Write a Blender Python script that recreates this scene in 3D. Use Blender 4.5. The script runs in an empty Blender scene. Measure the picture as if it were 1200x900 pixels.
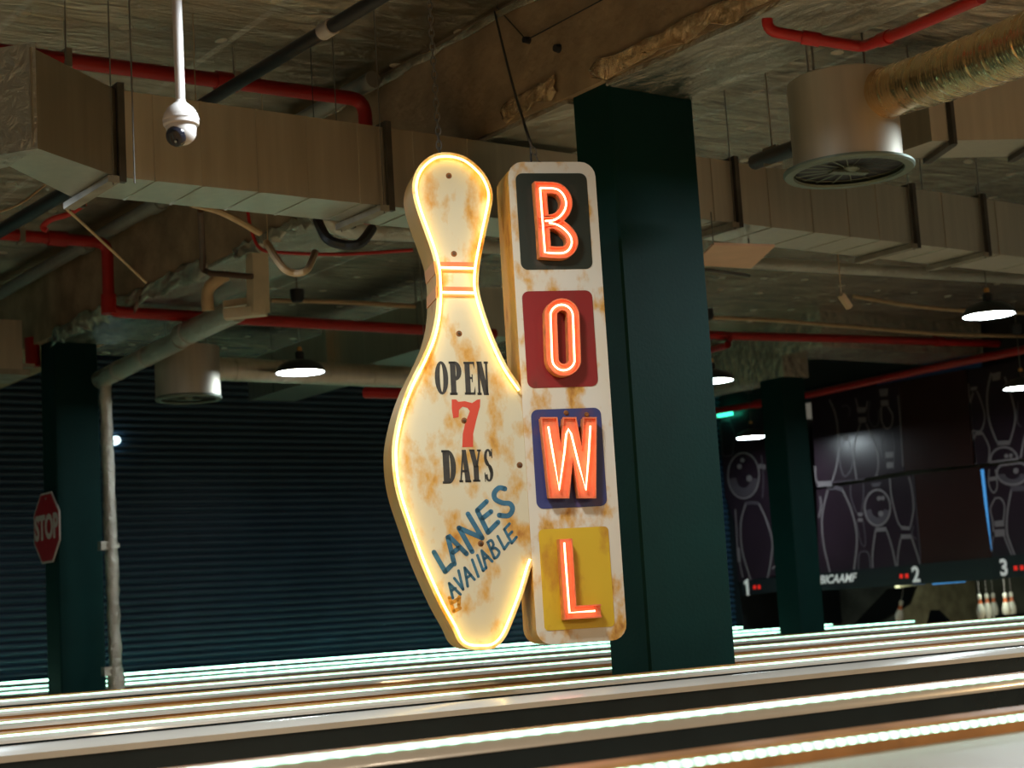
import bpy, bmesh, math, random
from math import sin, cos, tan, pi, radians, sqrt, atan2
from mathutils import Vector, Matrix
from mathutils.geometry import tessellate_polygon

SC = bpy.context.scene
COL = SC.collection
random.seed(4)

# ------------------------------------------------------------------ camera, world, exposure, lights
FPX, PITCH, ROLL, YAW, EYE = 1950.0, radians(7.75), radians(3.5), radians(36.2), 0.54
fwd0 = Vector((sin(YAW), cos(YAW), 0)); right0 = Vector((cos(YAW), -sin(YAW), 0)); Z = Vector((0, 0, 1))
CF = fwd0 * cos(PITCH) + Z * sin(PITCH)
up1 = Z * cos(PITCH) - fwd0 * sin(PITCH)
CR = right0 * cos(ROLL) - up1 * sin(ROLL)
CU = up1 * cos(ROLL) + right0 * sin(ROLL)
CP = Vector((0, 0, EYE))
cd = bpy.data.cameras.new('camera'); cam = bpy.data.objects.new('camera', cd); COL.objects.link(cam)
cam.matrix_world = Matrix(((CR.x, CU.x, -CF.x, CP.x), (CR.y, CU.y, -CF.y, CP.y), (CR.z, CU.z, -CF.z, CP.z), (0, 0, 0, 1)))
cd.sensor_width = 36; cd.lens = FPX / 1200 * 36; cd.clip_start = 0.05; cd.clip_end = 200
cd.dof.use_dof = True; cd.dof.focus_distance = 7.4; cd.dof.aperture_fstop = 3.2
SC.camera = cam
SC.view_settings.view_transform = 'Standard'; SC.view_settings.look = 'None'
SC.view_settings.exposure = 0.2; SC.view_settings.gamma = 1.0; SC.view_settings.use_curve_mapping = False
try:
    SC.cycles.use_denoising = True
    SC.cycles.max_bounces = 8; SC.cycles.sample_clamp_indirect = 4.0
    SC.cycles.caustics_reflective = False; SC.cycles.caustics_refractive = False
except Exception: pass
W = bpy.data.worlds.new('world'); SC.world = W; W.use_nodes = True
W.node_tree.nodes['Background'].inputs[0].default_value = (0.72, 0.67, 0.53, 1)
W.node_tree.nodes['Background'].inputs[1].default_value = 0.125

def lamp_area(name, loc, size, power, col, aim=(0, 0, -1), shape='DISK'):
    l = bpy.data.lights.new(name, 'AREA'); l.shape = shape; l.size = size; l.energy = power; l.color = col
    o = bpy.data.objects.new(name, l); COL.objects.link(o); o.location = loc
    o.rotation_euler = Vector(aim).to_track_quat('-Z', 'Y').to_euler()
    return o
WARM = (1.0, 0.66, 0.32); COOL = (0.80, 0.93, 1.0)
# unseen warm lights, added behind and beside the camera to brighten the ceiling
for i, (x, y) in enumerate([(-1.5, 1.0), (-2.0, 4.5), (2.5, -2.0), (6.0, -1.5), (10.0, 1.0)]):
    lamp_area('added_warm_light', (x, y, 2.9), 0.5, 85 if i < 2 else 125, (1.0, 0.83, 0.62) if i < 4 else WARM)
for y, pw in ((14.9, 4.5), (16.6, 2.0)):   # pin deck lights behind the number bands
    lamp_area('pin_light', (18.95, y, 0.66), 0.35, pw, (0.9, 1.0, 0.85), aim=(.6, 0, -.5))
# cool pendants over the lanes, outside the view
for x, y in [(7.5, 4.9), (3.0, 9.1), (3.0, 4.9), (12.1, 3.2)]:
    lamp_area('lane_lamp_light', (x, y, 2.84), 0.45, 65, COOL)

# ------------------------------------------------------------------ pixel -> place on a real plane of the room
def ray(x, y): return CF + CR * ((x - 600) / FPX) + CU * ((450 - y) / FPX)
def PX(x, y, X): d = ray(x, y); return CP + d * (X / d.x)
def PY(x, y, Y): d = ray(x, y); return CP + d * (Y / d.y)
def PZ(x, y, z): d = ray(x, y); return CP + d * ((z - EYE) / d.z)
def PD(x, y, D): return CP + ray(x, y) * D

# ------------------------------------------------------------------ materials
def node_mat(name):
    m = bpy.data.materials.new(name); m.use_nodes = True
    nt = m.node_tree; b = nt.nodes['Principled BSDF']
    return m, nt, b
def plain(name, col, rough=0.5, metal=0.0, emit=None, estr=0.0, var=0.0, vscale=6.0, bump=0.0, bscale=40.0, coat=0.0, spec=0.5):
    m, nt, b = node_mat(name)
    b.inputs['Base Color'].default_value = (*col, 1); b.inputs['Roughness'].default_value = rough
    b.inputs['Metallic'].default_value = metal; b.inputs['Specular IOR Level'].default_value = spec
    if coat: b.inputs['Coat Weight'].default_value = coat; b.inputs['Coat Roughness'].default_value = 0.08
    if emit: b.inputs['Emission Color'].default_value = (*emit, 1); b.inputs['Emission Strength'].default_value = estr
    tc = nt.nodes.new('ShaderNodeTexCoord')
    if var:
        n = nt.nodes.new('ShaderNodeTexNoise'); n.inputs['Scale'].default_value = vscale; n.inputs['Detail'].default_value = 6
        nt.links.new(tc.outputs['Object'], n.inputs['Vector'])
        r = nt.nodes.new('ShaderNodeValToRGB')
        r.color_ramp.elements[0].position = 0.3; r.color_ramp.elements[1].position = 0.7
        r.color_ramp.elements[0].color = (*[c * (1 - var) for c in col], 1)
        r.color_ramp.elements[1].color = (*[min(1, c * (1 + var)) for c in col], 1)
        nt.links.new(n.outputs['Fac'], r.inputs['Fac']); nt.links.new(r.outputs['Color'], b.inputs['Base Color'])
    if bump:
        n2 = nt.nodes.new('ShaderNodeTexNoise'); n2.inputs['Scale'].default_value = bscale; n2.inputs['Detail'].default_value = 5
        nt.links.new(tc.outputs['Object'], n2.inputs['Vector'])
        bp = nt.nodes.new('ShaderNodeBump'); bp.inputs['Strength'].default_value = bump; bp.inputs['Distance'].default_value = 0.02
        nt.links.new(n2.outputs['Fac'], bp.inputs['Height']); nt.links.new(bp.outputs['Normal'], b.inputs['Normal'])
    return m

def foil_mat(name, col, rough=0.28, dots=False, stretch=(1, 1, 1), wr=0.6, wscale=3.0, bd=0.05):
    m, nt, b = node_mat(name); N = nt.nodes; L = nt.links
    b.inputs['Metallic'].default_value = 1.0; b.inputs['Roughness'].default_value = rough
    tc = N.new('ShaderNodeTexCoord'); mp = N.new('ShaderNodeMapping'); mp.inputs['Scale'].default_value = stretch
    L.new(tc.outputs['Object'], mp.inputs['Vector'])
    n = N.new('ShaderNodeTexNoise'); n.inputs['Scale'].default_value = wscale; n.inputs['Detail'].default_value = 8; n.inputs['Roughness'].default_value = 0.62; n.inputs['Distortion'].default_value = 0.6
    L.new(mp.outputs['Vector'], n.inputs['Vector'])
    bp = N.new('ShaderNodeBump'); bp.inputs['Strength'].default_value = wr; bp.inputs['Distance'].default_value = bd
    L.new(n.outputs['Fac'], bp.inputs['Height']); L.new(bp.outputs['Normal'], b.inputs['Normal'])
    n3 = N.new('ShaderNodeTexNoise'); n3.inputs['Scale'].default_value = 0.9; n3.inputs['Detail'].default_value = 4
    L.new(tc.outputs['Object'], n3.inputs['Vector'])
    cr = N.new('ShaderNodeValToRGB'); cr.color_ramp.elements[0].position = 0.35; cr.color_ramp.elements[1].position = 0.65
    cr.color_ramp.elements[0].color = (*[c * 0.6 for c in col], 1); cr.color_ramp.elements[1].color = (*col, 1)
    L.new(n3.outputs['Fac'], cr.inputs['Fac'])
    out = cr.outputs['Color']
    if dots:
        def M(op, a, bb=None):
            q = N.new('ShaderNodeMath'); q.operation = op
            for i, v in enumerate((a, bb)):
                if v is None: continue
                if isinstance(v, (int, float)): q.inputs[i].default_value = v
                else: L.new(v, q.inputs[i])
            return q.outputs[0]
        sx = N.new('ShaderNodeSeparateXYZ'); L.new(tc.outputs['Object'], sx.inputs[0])
        nj = N.new('ShaderNodeTexNoise'); nj.inputs['Scale'].default_value = 0.7; L.new(tc.outputs['Object'], nj.inputs['Vector'])
        jx = M('MULTIPLY', nj.outputs['Fac'], 1.1)
        fx = M('SUBTRACT', M('FRACT', M('ADD', M('MULTIPLY', sx.outputs[0], 1 / 0.62), jx)), 0.5)
        fy = M('SUBTRACT', M('FRACT', M('ADD', M('MULTIPLY', sx.outputs[1], 1 / 0.72), jx)), 0.5)
        d = M('ADD', M('MULTIPLY', fx, fx), M('MULTIPLY', fy, fy))
        dot = M('LESS_THAN', d, 0.0042)
        mx = N.new('ShaderNodeMix'); mx.data_type = 'RGBA'
        L.new(dot, mx.inputs['Factor']); L.new(out, mx.inputs[6]); mx.inputs[7].default_value = (0.95, 0.85, 0.66, 1)
        out = mx.outputs[2]
        # tape seams between the foil boards
        sxm = M('LESS_THAN', M('ABSOLUTE', M('SUBTRACT', M('FRACT', M('MULTIPLY', sx.outputs[0], 1 / 1.25)), 0.5)), 0.02)
        mx2 = N.new('ShaderNodeMix'); mx2.data_type = 'RGBA'
        L.new(sxm, mx2.inputs['Factor']); L.new(out, mx2.inputs[6]); mx2.inputs[7].default_value = (0.85, 0.83, 0.74, 1)
        out = mx2.outputs[2]
        met = M('SUBTRACT', 1.0, M('MULTIPLY', dot, 0.9)); L.new(met, b.inputs['Metallic'])
    L.new(out, b.inputs['Base Color'])
    return m

def rust_mat(name, base, rust=(0.36, 0.13, 0.02), lo=0.56, hi=0.70, scale=7.0, rough=0.45, rust2=(0.62, 0.33, 0.07), stretch=(1, 1, 0.6), seed=0.0):
    m, nt, b = node_mat(name); N = nt.nodes; L = nt.links
    tc = N.new('ShaderNodeTexCoord'); mp = N.new('ShaderNodeMapping'); mp.inputs['Scale'].default_value = stretch; mp.inputs['Location'].default_value = (seed, seed * .7, seed * .3)
    L.new(tc.outputs['Object'], mp.inputs['Vector'])
    n = N.new('ShaderNodeTexNoise'); n.inputs['Scale'].default_value = scale; n.inputs['Detail'].default_value = 5; n.inputs['Roughness'].default_value = 0.55
    L.new(mp.outputs['Vector'], n.inputs['Vector'])
    cr = N.new('ShaderNodeValToRGB'); e = cr.color_ramp.elements
    e[0].position = lo; e[0].color = (*base, 1); e[1].position = hi + 0.08; e[1].color = (*rust, 1)
    k = e.new(hi); k.color = (*rust2, 1)
    L.new(n.outputs['Fac'], cr.inputs['Fac'])
    n2 = N.new('ShaderNodeTexNoise'); n2.inputs['Scale'].default_value = 2.2; n2.inputs['Detail'].default_value = 4
    L.new(mp.outputs['Vector'], n2.inputs['Vector'])
    mx = N.new('ShaderNodeMix'); mx.data_type = 'RGBA'; mx.blend_type = 'MULTIPLY'; mx.inputs['Factor'].default_value = 0.55
    c2 = N.new('ShaderNodeValToRGB'); c2.color_ramp.elements[0].position = 0.3; c2.color_ramp.elements[1].position = 0.75
    c2.color_ramp.elements[0].color = (1, 1, 1, 1); c2.color_ramp.elements[1].color = (0.92, 0.72, 0.42, 1)
    L.new(n2.outputs['Fac'], c2.inputs['Fac']); L.new(cr.outputs['Color'], mx.inputs[6]); L.new(c2.outputs['Color'], mx.inputs[7])
    L.new(mx.outputs[2], b.inputs['Base Color'])
    b.inputs['Roughness'].default_value = rough
    bp = N.new('ShaderNodeBump'); bp.inputs['Strength'].default_value = 0.15; bp.inputs['Distance'].default_value = 0.01
    L.new(n.outputs['Fac'], bp.inputs['Height']); L.new(bp.outputs['Normal'], b.inputs['Normal'])
    return m

def duct_mat(name, col, rough=0.32):
    m, nt, b = node_mat(name); N = nt.nodes; L = nt.links
    b.inputs['Metallic'].default_value = 1.0
    tc = N.new('ShaderNodeTexCoord'); mp = N.new('ShaderNodeMapping'); mp.inputs['Scale'].default_value = (9, 9, 0.6)
    L.new(tc.outputs['Object'], mp.inputs['Vector'])
    n = N.new('ShaderNodeTexNoise'); n.inputs['Scale'].default_value = 2.0; n.inputs['Detail'].default_value = 6
    L.new(mp.outputs['Vector'], n.inputs['Vector'])
    mr = N.new('ShaderNodeMapRange'); mr.inputs['To Min'].default_value = rough - 0.08; mr.inputs['To Max'].default_value = rough + 0.12
    L.new(n.outputs['Fac'], mr.inputs['Value']); L.new(mr.outputs[0], b.inputs['Roughness'])
    cr = N.new('ShaderNodeValToRGB'); cr.color_ramp.elements[0].color = (*[c * 0.78 for c in col], 1); cr.color_ramp.elements[1].color = (*[min(1, c * 1.12) for c in col], 1)
    L.new(n.outputs['Fac'], cr.inputs['Fac']); L.new(cr.outputs['Color'], b.inputs['Base Color'])
    n2 = N.new('ShaderNodeTexNoise'); n2.inputs['Scale'].default_value = 1.3; L.new(tc.outputs['Object'], n2.inputs['Vector'])
    bp = N.new('ShaderNodeBump'); bp.inputs['Strength'].default_value = 0.12; bp.inputs['Distance'].default_value = 0.05
    L.new(n2.outputs['Fac'], bp.inputs['Height']); L.new(bp.outputs['Normal'], b.inputs['Normal'])
    return m

def led_mat(name, col, strength, pitch, contrast):
    m, nt, b = node_mat(name); N = nt.nodes; L = nt.links
    b.inputs['Base Color'].default_value = (0.8, 0.85, 0.8, 1); b.inputs['Roughness'].default_value = 0.3
    b.inputs['Emission Color'].default_value = (*col, 1)
    tc = N.new('ShaderNodeTexCoord'); sx = N.new('ShaderNodeSeparateXYZ'); L.new(tc.outputs['Object'], sx.inputs[0])
    def M(op, a, bb=None):
        q = N.new('ShaderNodeMath'); q.operation = op
        for i, v in enumerate((a, bb)):
            if v is None: continue
            if isinstance(v, (int, float)): q.inputs[i].default_value = v
            else: L.new(v, q.inputs[i])
        return q.outputs[0]
    s = M('SINE', M('MULTIPLY', sx.outputs[0], 2 * pi / pitch))
    s = M('POWER', M('ADD', M('MULTIPLY', s, 0.5), 0.5), 1.6)
    s = M('MULTIPLY', M('ADD', M('MULTIPLY', s, contrast), 1.0 - contrast / 2), strength)
    L.new(s, b.inputs['Emission Strength'])
    return m

MT = dict(
    ceiling=foil_mat('foil_ceiling', (0.78, 0.72, 0.58), 0.22, dots=True, stretch=(0.6, 2.4, 1), wr=1.0, wscale=3.2, bd=.11),
    foil=foil_mat('loose_foil', (0.80, 0.74, 0.60), 0.22, wr=1.0, wscale=9.0),
    foilpipe=foil_mat('foil_pipe', (0.74, 0.70, 0.60), 0.30, wr=0.7, wscale=14.0),
    duct=duct_mat('galvanised_sheet', (0.66, 0.615, 0.51), 0.36),
    cyl=duct_mat('diffuser_sheet', (0.56, 0.52, 0.44), 0.54),
    film=foil_mat('amber_foil', (0.82, 0.60, 0.36), 0.16, wr=1.0, wscale=11.0, bd=.07),
    vane=plain('vane_steel', (0.16, 0.20, 0.16), 0.5, 0.6),
    pvc=plain('cream_pvc', (0.66, 0.55, 0.38), 0.45, var=.12),
    lining=foil_mat('foil_lining', (0.76, 0.72, 0.60), 0.26, wr=1.0, wscale=3.0, stretch=(2.2, .8, 1), bd=.08),
    flange=plain('flange_steel', (0.10, 0.095, 0.085), 0.45, 0.8, var=0.3),
    angle=plain('angle_steel', (0.34, 0.31, 0.25), 0.6, 0.5, var=0.3),
    concrete=plain('bare_concrete', (0.40, 0.285, 0.175), 0.9, var=0.3, vscale=3.5, bump=0.5, bscale=18),
    green=plain('dark_green_paint', (0.001, 0.028, 0.025), 0.6, spec=0.15, var=0.12, vscale=3, bump=0.08, bscale=50),
    navy=plain('navy_corrugated_paint', (0.020, 0.050, 0.088), 0.26, 0.0, var=0.12, vscale=1.5),
    red=plain('red_pipe_paint', (0.42, 0.010, 0.006), 0.4, var=0.15, vscale=4),
    black=plain('black_rubber', (0.012, 0.014, 0.018), 0.5),
    blackgloss=plain('black_gloss', (0.01, 0.01, 0.012), 0.15),
    white=plain('white_plastic', (0.50, 0.45, 0.42), 0.4),
    tan=plain('tan_conduit', (0.60, 0.42, 0.24), 0.55, var=0.15),
    rod=plain('steel_rod', (0.20, 0.19, 0.17), 0.5, 0.8),
    brown=plain('brown_iron', (0.10, 0.05, 0.025), 0.6, var=0.3),
    grey=plain('grey_pvc', (0.30, 0.30, 0.26), 0.4, var=0.1),
    floor=plain('maple_lane_floor', (0.46, 0.31, 0.17), 0.2, var=0.15, vscale=3),
    approach=plain('timber_approach', (0.35, 0.20, 0.09), 0.25, var=0.2, vscale=5),
    cap=plain('pale_capping', (0.54, 0.50, 0.44), 0.26, var=0.05, vscale=5, coat=0.3),
    capnear=plain('pale_apron', (0.46, 0.42, 0.37), 0.42, var=0.05, vscale=5),
    guard=plain('black_guard', (0.006, 0.007, 0.009), 0.7, spec=0.1),
    wood=plain('brown_wood_edge', (0.42, 0.19, 0.06), 0.4, var=0.2, vscale=9),
    side=plain('charcoal_side', (0.014, 0.024, 0.030), 0.25, var=0.1),
    cream=rust_mat('cream_rusted_paint', (0.66, 0.585, 0.42), lo=0.485, hi=0.63, scale=10, seed=3.9, rust=(0.42, 0.17, 0.03)),
    glowside=rust_mat('cream_side_glow', (0.52, 0.33, 0.09), lo=0.44, hi=0.60, scale=6, seed=4.1),  # rusted cream side, with the neon glow painted in as gold
    panelcream=rust_mat('white_rusted_paint', (0.70, 0.64, 0.54), lo=0.49, hi=0.61, scale=9, seed=7.7),
    boxgreen=rust_mat('dark_green_square', (0.014, 0.020, 0.012), rust=(0.08, 0.035, 0.015), rust2=(0.06, 0.045, 0.03), seed=2.2),
    boxred=rust_mat('red_square', (0.25, 0.010, 0.010), rust=(0.12, 0.02, 0.01), rust2=(0.22, 0.02, 0.015), seed=3.2),
    boxblue=rust_mat('blue_square', (0.035, 0.045, 0.17), rust=(0.30, 0.07, 0.02), rust2=(0.09, 0.045, 0.12), seed=5.2),
    boxyellow=rust_mat('yellow_square', (0.66, 0.42, 0.02), rust=(0.35, 0.13, 0.01), rust2=(0.50, 0.24, 0.02), seed=6.2),
    letter=plain('orange_red_letter', (0.80, 0.20, 0.08), 0.45, var=0.15, vscale=30),
    letterside=plain('rusty_orange_side', (0.60, 0.20, 0.05), 0.5, var=0.3, vscale=25),
    ink=plain('black_paint', (0.035, 0.028, 0.02), 0.6, var=0.3, vscale=40),
    inkred=plain('red_paint', (0.62, 0.055, 0.022), 0.55),
    inkblue=plain('blue_brush_paint', (0.035, 0.13, 0.20), 0.6, var=0.35, vscale=20),
    bandred=plain('red_band_paint', (0.72, 0.16, 0.06), 0.5),
    banddark=plain('orange_band_paint', (0.66, 0.26, 0.06), 0.5),
    ochre=plain('ochre_rust', (0.55, 0.24, 0.02), 0.7),
    rustspot=plain('rust_spot', (0.22, 0.075, 0.015), 0.8, var=0.4, vscale=60),
    neony=plain('warm_neon', (1, .9, .6), 0.3, emit=(1.0, 0.68, 0.12), estr=7.5),
    neonw=plain('pale_neon', (1, .9, .8), 0.3, emit=(1.0, 0.66, 0.34), estr=5.5),
    neonr=plain('red_neon', (1, .6, .5), 0.3, emit=(1.0, 0.38, 0.20), estr=6.5),
    disc=plain('lamp_diffuser', (1, 1, 1), 0.4, emit=(0.82, 0.95, 1.0), estr=70.0),
    shade=plain('lamp_shade_paint', (0.03, 0.035, 0.04), 0.35, 0.2),
    brass=plain('brass_socket', (0.75, 0.40, 0.14), 0.3, 0.9),
    maskpanel=plain('purple_black_print', (0.026, 0.014, 0.022), 0.28, var=0.25, vscale=1.2),
    maskplain=plain('dark_maroon_panel', (0.036, 0.014, 0.012), 0.26, var=0.1, vscale=1.2),
    line=plain('pale_print_line', (0.20, 0.175, 0.185), 0.4),
    linedim=plain('grey_print_line', (0.085, 0.07, 0.085), 0.4),
    band=plain('black_masking_band', (0.012, 0.016, 0.018), 0.35),
    lettering=plain('white_lettering', (0.72, 0.74, 0.72), 0.5, emit=(0.9, 0.95, 0.9), estr=0.15),
    redled=plain('red_indicator', (0.6, 0.02, 0.01), 0.4, emit=(1.0, 0.03, 0.02), estr=.35),
    bluelight=plain('blue_light_line', (0.05, 0.2, 0.5), 0.4, emit=(0.08, 0.36, 0.8), estr=0.55),
    curtain=plain('pit_curtain', (0.055, 0.06, 0.042), 0.8, var=0.5, vscale=3),
    pale=plain('pale_partition', (0.30, 0.28, 0.17), 0.6, var=0.3),
    pin=plain('pin_white', (0.80, 0.78, 0.66), 0.25), pinred=plain('pin_orange_stripe', (0.75, 0.20, 0.07), 0.3),
    stopred=plain('sign_red', (0.42, 0.012, 0.02), 0.4), stopwhite=plain('sign_white', (0.62, 0.56, 0.50), 0.5),
    blueboard=plain('blue_board', (0.02, 0.12, 0.36), 0.5),
    peach=plain('peach_board', (0.72, 0.44, 0.28), 0.6, var=0.06),
    exitgreen=plain('green_lamp', (0.1, 0.8, 0.5), 0.4, emit=(0.05, 1.0, 0.55), estr=2.5),
    lens=plain('smoked_lens', (0.01, 0.01, 0.015), 0.1),
    walllamp=plain('wall_lamp_glow', (1, 1, 1), 0.4, emit=(0.7, 0.95, 1.0), estr=3),
)
LEDC = (0.42, 1.0, 0.72)

# ------------------------------------------------------------------ mesh builder
class MB:
    def __init__(s): s.v = []; s.f = []; s.m = []
    def add(s, vs, fs, mi=0):
        b = len(s.v); s.v += [Vector(p) for p in vs]; s.f += [tuple(i + b for i in f) for f in fs]; s.m += [mi] * len(fs)
    def box(s, a, b, mi=0):
        x0, y0, z0 = [min(p, q) for p, q in zip(a, b)]; x1, y1, z1 = [max(p, q) for p, q in zip(a, b)]
        s.add([(x0, y0, z0), (x1, y0, z0), (x1, y1, z0), (x0, y1, z0), (x0, y0, z1), (x1, y0, z1), (x1, y1, z1), (x0, y1, z1)],
              [(0, 3, 2, 1), (4, 5, 6, 7), (0, 1, 5, 4), (1, 2, 6, 5), (2, 3, 7, 6), (3, 0, 4, 7)], mi)
    def hexa(s, p, mi=0):   # 8 corners, bottom ring then top ring
        s.add(p, [(0, 3, 2, 1), (4, 5, 6, 7), (0, 1, 5, 4), (1, 2, 6, 5), (2, 3, 7, 6), (3, 0, 4, 7)], mi)
    def bar(s, a, b, w, h, mi=0, upv=Z):
        a = Vector(a); b = Vector(b); d = (b - a).normalized()
        sd = d.cross(upv)
        if sd.length < 1e-4: sd = d.cross(Vector((1, 0, 0)))
        sd.normalize(); u = sd.cross(d)
        q = [sd * (sx * w / 2) + u * (sz * h / 2) for sx, sz in ((-1, -1), (1, -1), (1, 1), (-1, 1))]
        s.add([a + k for k in q] + [b + k for k in q], [(0, 1, 2, 3), (7, 6, 5, 4), (0, 4, 5, 1), (1, 5, 6, 2), (2, 6, 7, 3), (3, 7, 4, 0)], mi)
    def tube(s, pts, r, seg=10, mi=0, closed=False, caps=True):
        pts = [Vector(p) for p in pts]; n = len(pts)
        rr = r if isinstance(r, (list, tuple)) else [r] * n
        T = []
        for i in range(n):
            if closed: t = pts[(i + 1) % n] - pts[i - 1]
            else: t = pts[min(i + 1, n - 1)] - pts[max(i - 1, 0)]
            T.append(t.normalized())
        a = Z if abs(T[0].z) < 0.9 else Vector((1, 0, 0))
        N = [(a - T[0] * a.dot(T[0])).normalized()]
        for i in range(1, n):
            k = N[-1] - T[i] * N[-1].dot(T[i]); N.append(k.normalized())
        vs = []
        for i in range(n):
            B = T[i].cross(N[i])
            for j in range(seg):
                an = 2 * pi * j / seg; vs.append(pts[i] + (N[i] * cos(an) + B * sin(an)) * rr[i])
        fs = []
        for i in range(n if closed else n - 1):
            k = (i + 1) % n
            for j in range(seg): fs.append((i * seg + j, i * seg + (j + 1) % seg, k * seg + (j + 1) % seg, k * seg + j))
        if caps and not closed:
            fs.append(tuple(range(seg))[::-1]); fs.append(tuple((n - 1) * seg + j for j in range(seg)))
        s.add(vs, fs, mi)
    def lathe(s, prof, c=(0, 0, 0), seg=32, mi=0, axis=None, mis=None):
        c = Vector(c)
        if axis is None: A, U, V = Z, Vector((1, 0, 0)), Vector((0, 1, 0))
        else:
            A = Vector(axis).normalized(); U = A.orthogonal().normalized(); V = A.cross(U)
        vs = []
        for r, h in prof:
            for j in range(seg):
                an = 2 * pi * j / seg; vs.append(c + A * h + (U * cos(an) + V * sin(an)) * max(r, 1e-4))
        for i in range(len(prof) - 1):
            fs = [(i * seg + j, i * seg + (j + 1) % seg, (i + 1) * seg + (j + 1) % seg, (i + 1) * seg + j) for j in range(seg)]
            if i == 0: base = len(s.v); s.v += vs
            s.f += [tuple(k + base for k in f) for f in fs]; s.m += [mis[i] if mis else mi] * seg
    def prism(s, poly, org, U, V, N, d0, d1, mf=0, ms=None):
        # poly in (u, v); from org + N*d0 (front) to org + N*d1 (back)
        ms = mf if ms is None else ms
        ar = sum(poly[i][0] * poly[(i + 1) % len(poly)][1] - poly[(i + 1) % len(poly)][0] * poly[i][1] for i in range(len(poly)))
        if ar < 0: poly = poly[::-1]
        n = len(poly); A = [org + U * u + V * v + N * d0 for u, v in poly]; B = [org + U * u + V * v + N * d1 for u, v in poly]
        tris = tessellate_polygon([[Vector((u, v, 0)) for u, v in poly]])
        def ori(t):
            (a, b), (c, d), (e, f) = poly[t[0]], poly[t[1]], poly[t[2]]
            return t if (c - a) * (f - b) - (e - a) * (d - b) > 0 else t[::-1]
        tris = [ori(t) for t in tris]
        b = len(s.v); s.v += A + B
        for t in tris: s.f.append(tuple(i + b for i in t)); s.m.append(mf)
        for t in tris: s.f.append(tuple(i + n + b for i in t[::-1])); s.m.append(ms)
        for i in range(n):
            k = (i + 1) % n; s.f.append((b + i, b + i + n, b + k + n, b + k)); s.m.append(ms)
    def ribbon(s, pts, w, org, U, V, N, d0, d1, mf=0, ms=None, closed=False, rnd=False):
        # thick stroke along a 2-D polyline, mitred
        ms = mf if ms is None else ms
        P = [Vector(p) for p in pts]; n = len(P); L = []; R = []
        ww = w if isinstance(w, (list, tuple)) else [w] * n
        for i in range(n):
            a = P[i - 1] if (i or closed) else None; c = P[(i + 1) % n] if (i < n - 1 or closed) else None
            d1_ = (P[i] - a).normalized() if a is not None else None
            d2_ = (c - P[i]).normalized() if c is not None else None
            if d1_ is None: d1_ = d2_
            if d2_ is None: d2_ = d1_
            n1 = Vector((-d1_.y, d1_.x)); n2 = Vector((-d2_.y, d2_.x)); mt = n1 + n2
            mt = mt.normalized() if mt.length > 1e-5 else n1
            k = min(1 / max(mt.dot(n1), 0.2), 2.2)
            L.append(P[i] + mt * ww[i] / 2 * k); R.append(P[i] - mt * ww[i] / 2 * k)
        f = lambda q, d: org + U * q.x + V * q.y + N * d
        b = len(s.v)
        for i in range(n): s.v += [f(L[i], d0), f(R[i], d0), f(L[i], d1), f(R[i], d1)]
        for i in range(n if closed else n - 1):
            a = b + 4 * i; c = b + 4 * ((i + 1) % n)
            s.f += [(a, a + 1, c + 1, c), (a + 2, c + 2, c + 3, a + 3), (a, c, c + 2, a + 2), (a + 1, a + 3, c + 3, c + 1)]
            s.m += [mf, ms, ms, ms]
        if not closed:
            e = b + 4 * (n - 1)
            s.f += [(b, b + 2, b + 3, b + 1), (e, e + 1, e + 3, e + 2)]; s.m += [ms, ms]
            if rnd:
                for q, wd in ((P[0], ww[0]), (P[-1], ww[-1])):
                    s.prism([(q.x + cos(t * pi / 5) * wd / 2, q.y + sin(t * pi / 5) * wd / 2) for t in range(10)], org, U, V, N, d0, d1, mf, ms)
    def build(s, name, mats, parent=None, origin=None, smooth=38):
        o0 = Vector(origin) if origin is not None else (Vector(parent['_o']) if parent is not None and '_o' in parent else Vector((0, 0, 0)))
        me = bpy.data.meshes.new(name)
        me.from_pydata([p - o0 for p in s.v], [], s.f)
        if not isinstance(mats, (list, tuple)): mats = [mats]
        for m in mats: me.materials.append(m)
        me.polygons.foreach_set('material_index', s.m); me.update()
        bm = bmesh.new(); bm.from_mesh(me); bmesh.ops.recalc_face_normals(bm, faces=bm.faces); bm.to_mesh(me); bm.free()
        me.polygons.foreach_set('use_smooth', [True] * len(me.polygons)); me.set_sharp_from_angle(angle=radians(smooth))
        o = bpy.data.objects.new(name, me); COL.objects.link(o)
        if parent is not None: o.parent = parent
        else: o.location = o0
        return o

def thing(name, loc, label, cat, group=None):
    o = bpy.data.objects.new(name, None); COL.objects.link(o); o.location = loc; o['_o'] = list(loc); o.empty_display_size = .1
    o['label'] = label; o['category'] = cat
    if group: o['group'] = group
    return o
def tag(o, label, cat, group=None, kind=None):
    o['label'] = label; o['category'] = cat
    if group: o['group'] = group
    if kind: o['kind'] = kind
    return o
def structure(o, label=None):
    o['kind'] = 'structure'
    if label: o['label'] = label; 
    return o
def sub(o): o['_o'] = [0, 0, 0]; return o
def copy_thing(r, loc, label, group=None):
    c = r.copy(); COL.objects.link(c); c.location = loc; c['label'] = label
    if group: c['group'] = group
    for ch in list(r.children):
        d = ch.copy(); COL.objects.link(d); d.parent = c
        for g in list(ch.children):
            e = g.copy(); COL.objects.link(e); e.parent = d
    return c
def arc(c, r, a0, a1, n): return [(c[0] + r * cos(a0 + (a1 - a0) * i / n), c[1] + r * sin(a0 + (a1 - a0) * i / n)) for i in range(n + 1)]
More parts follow.
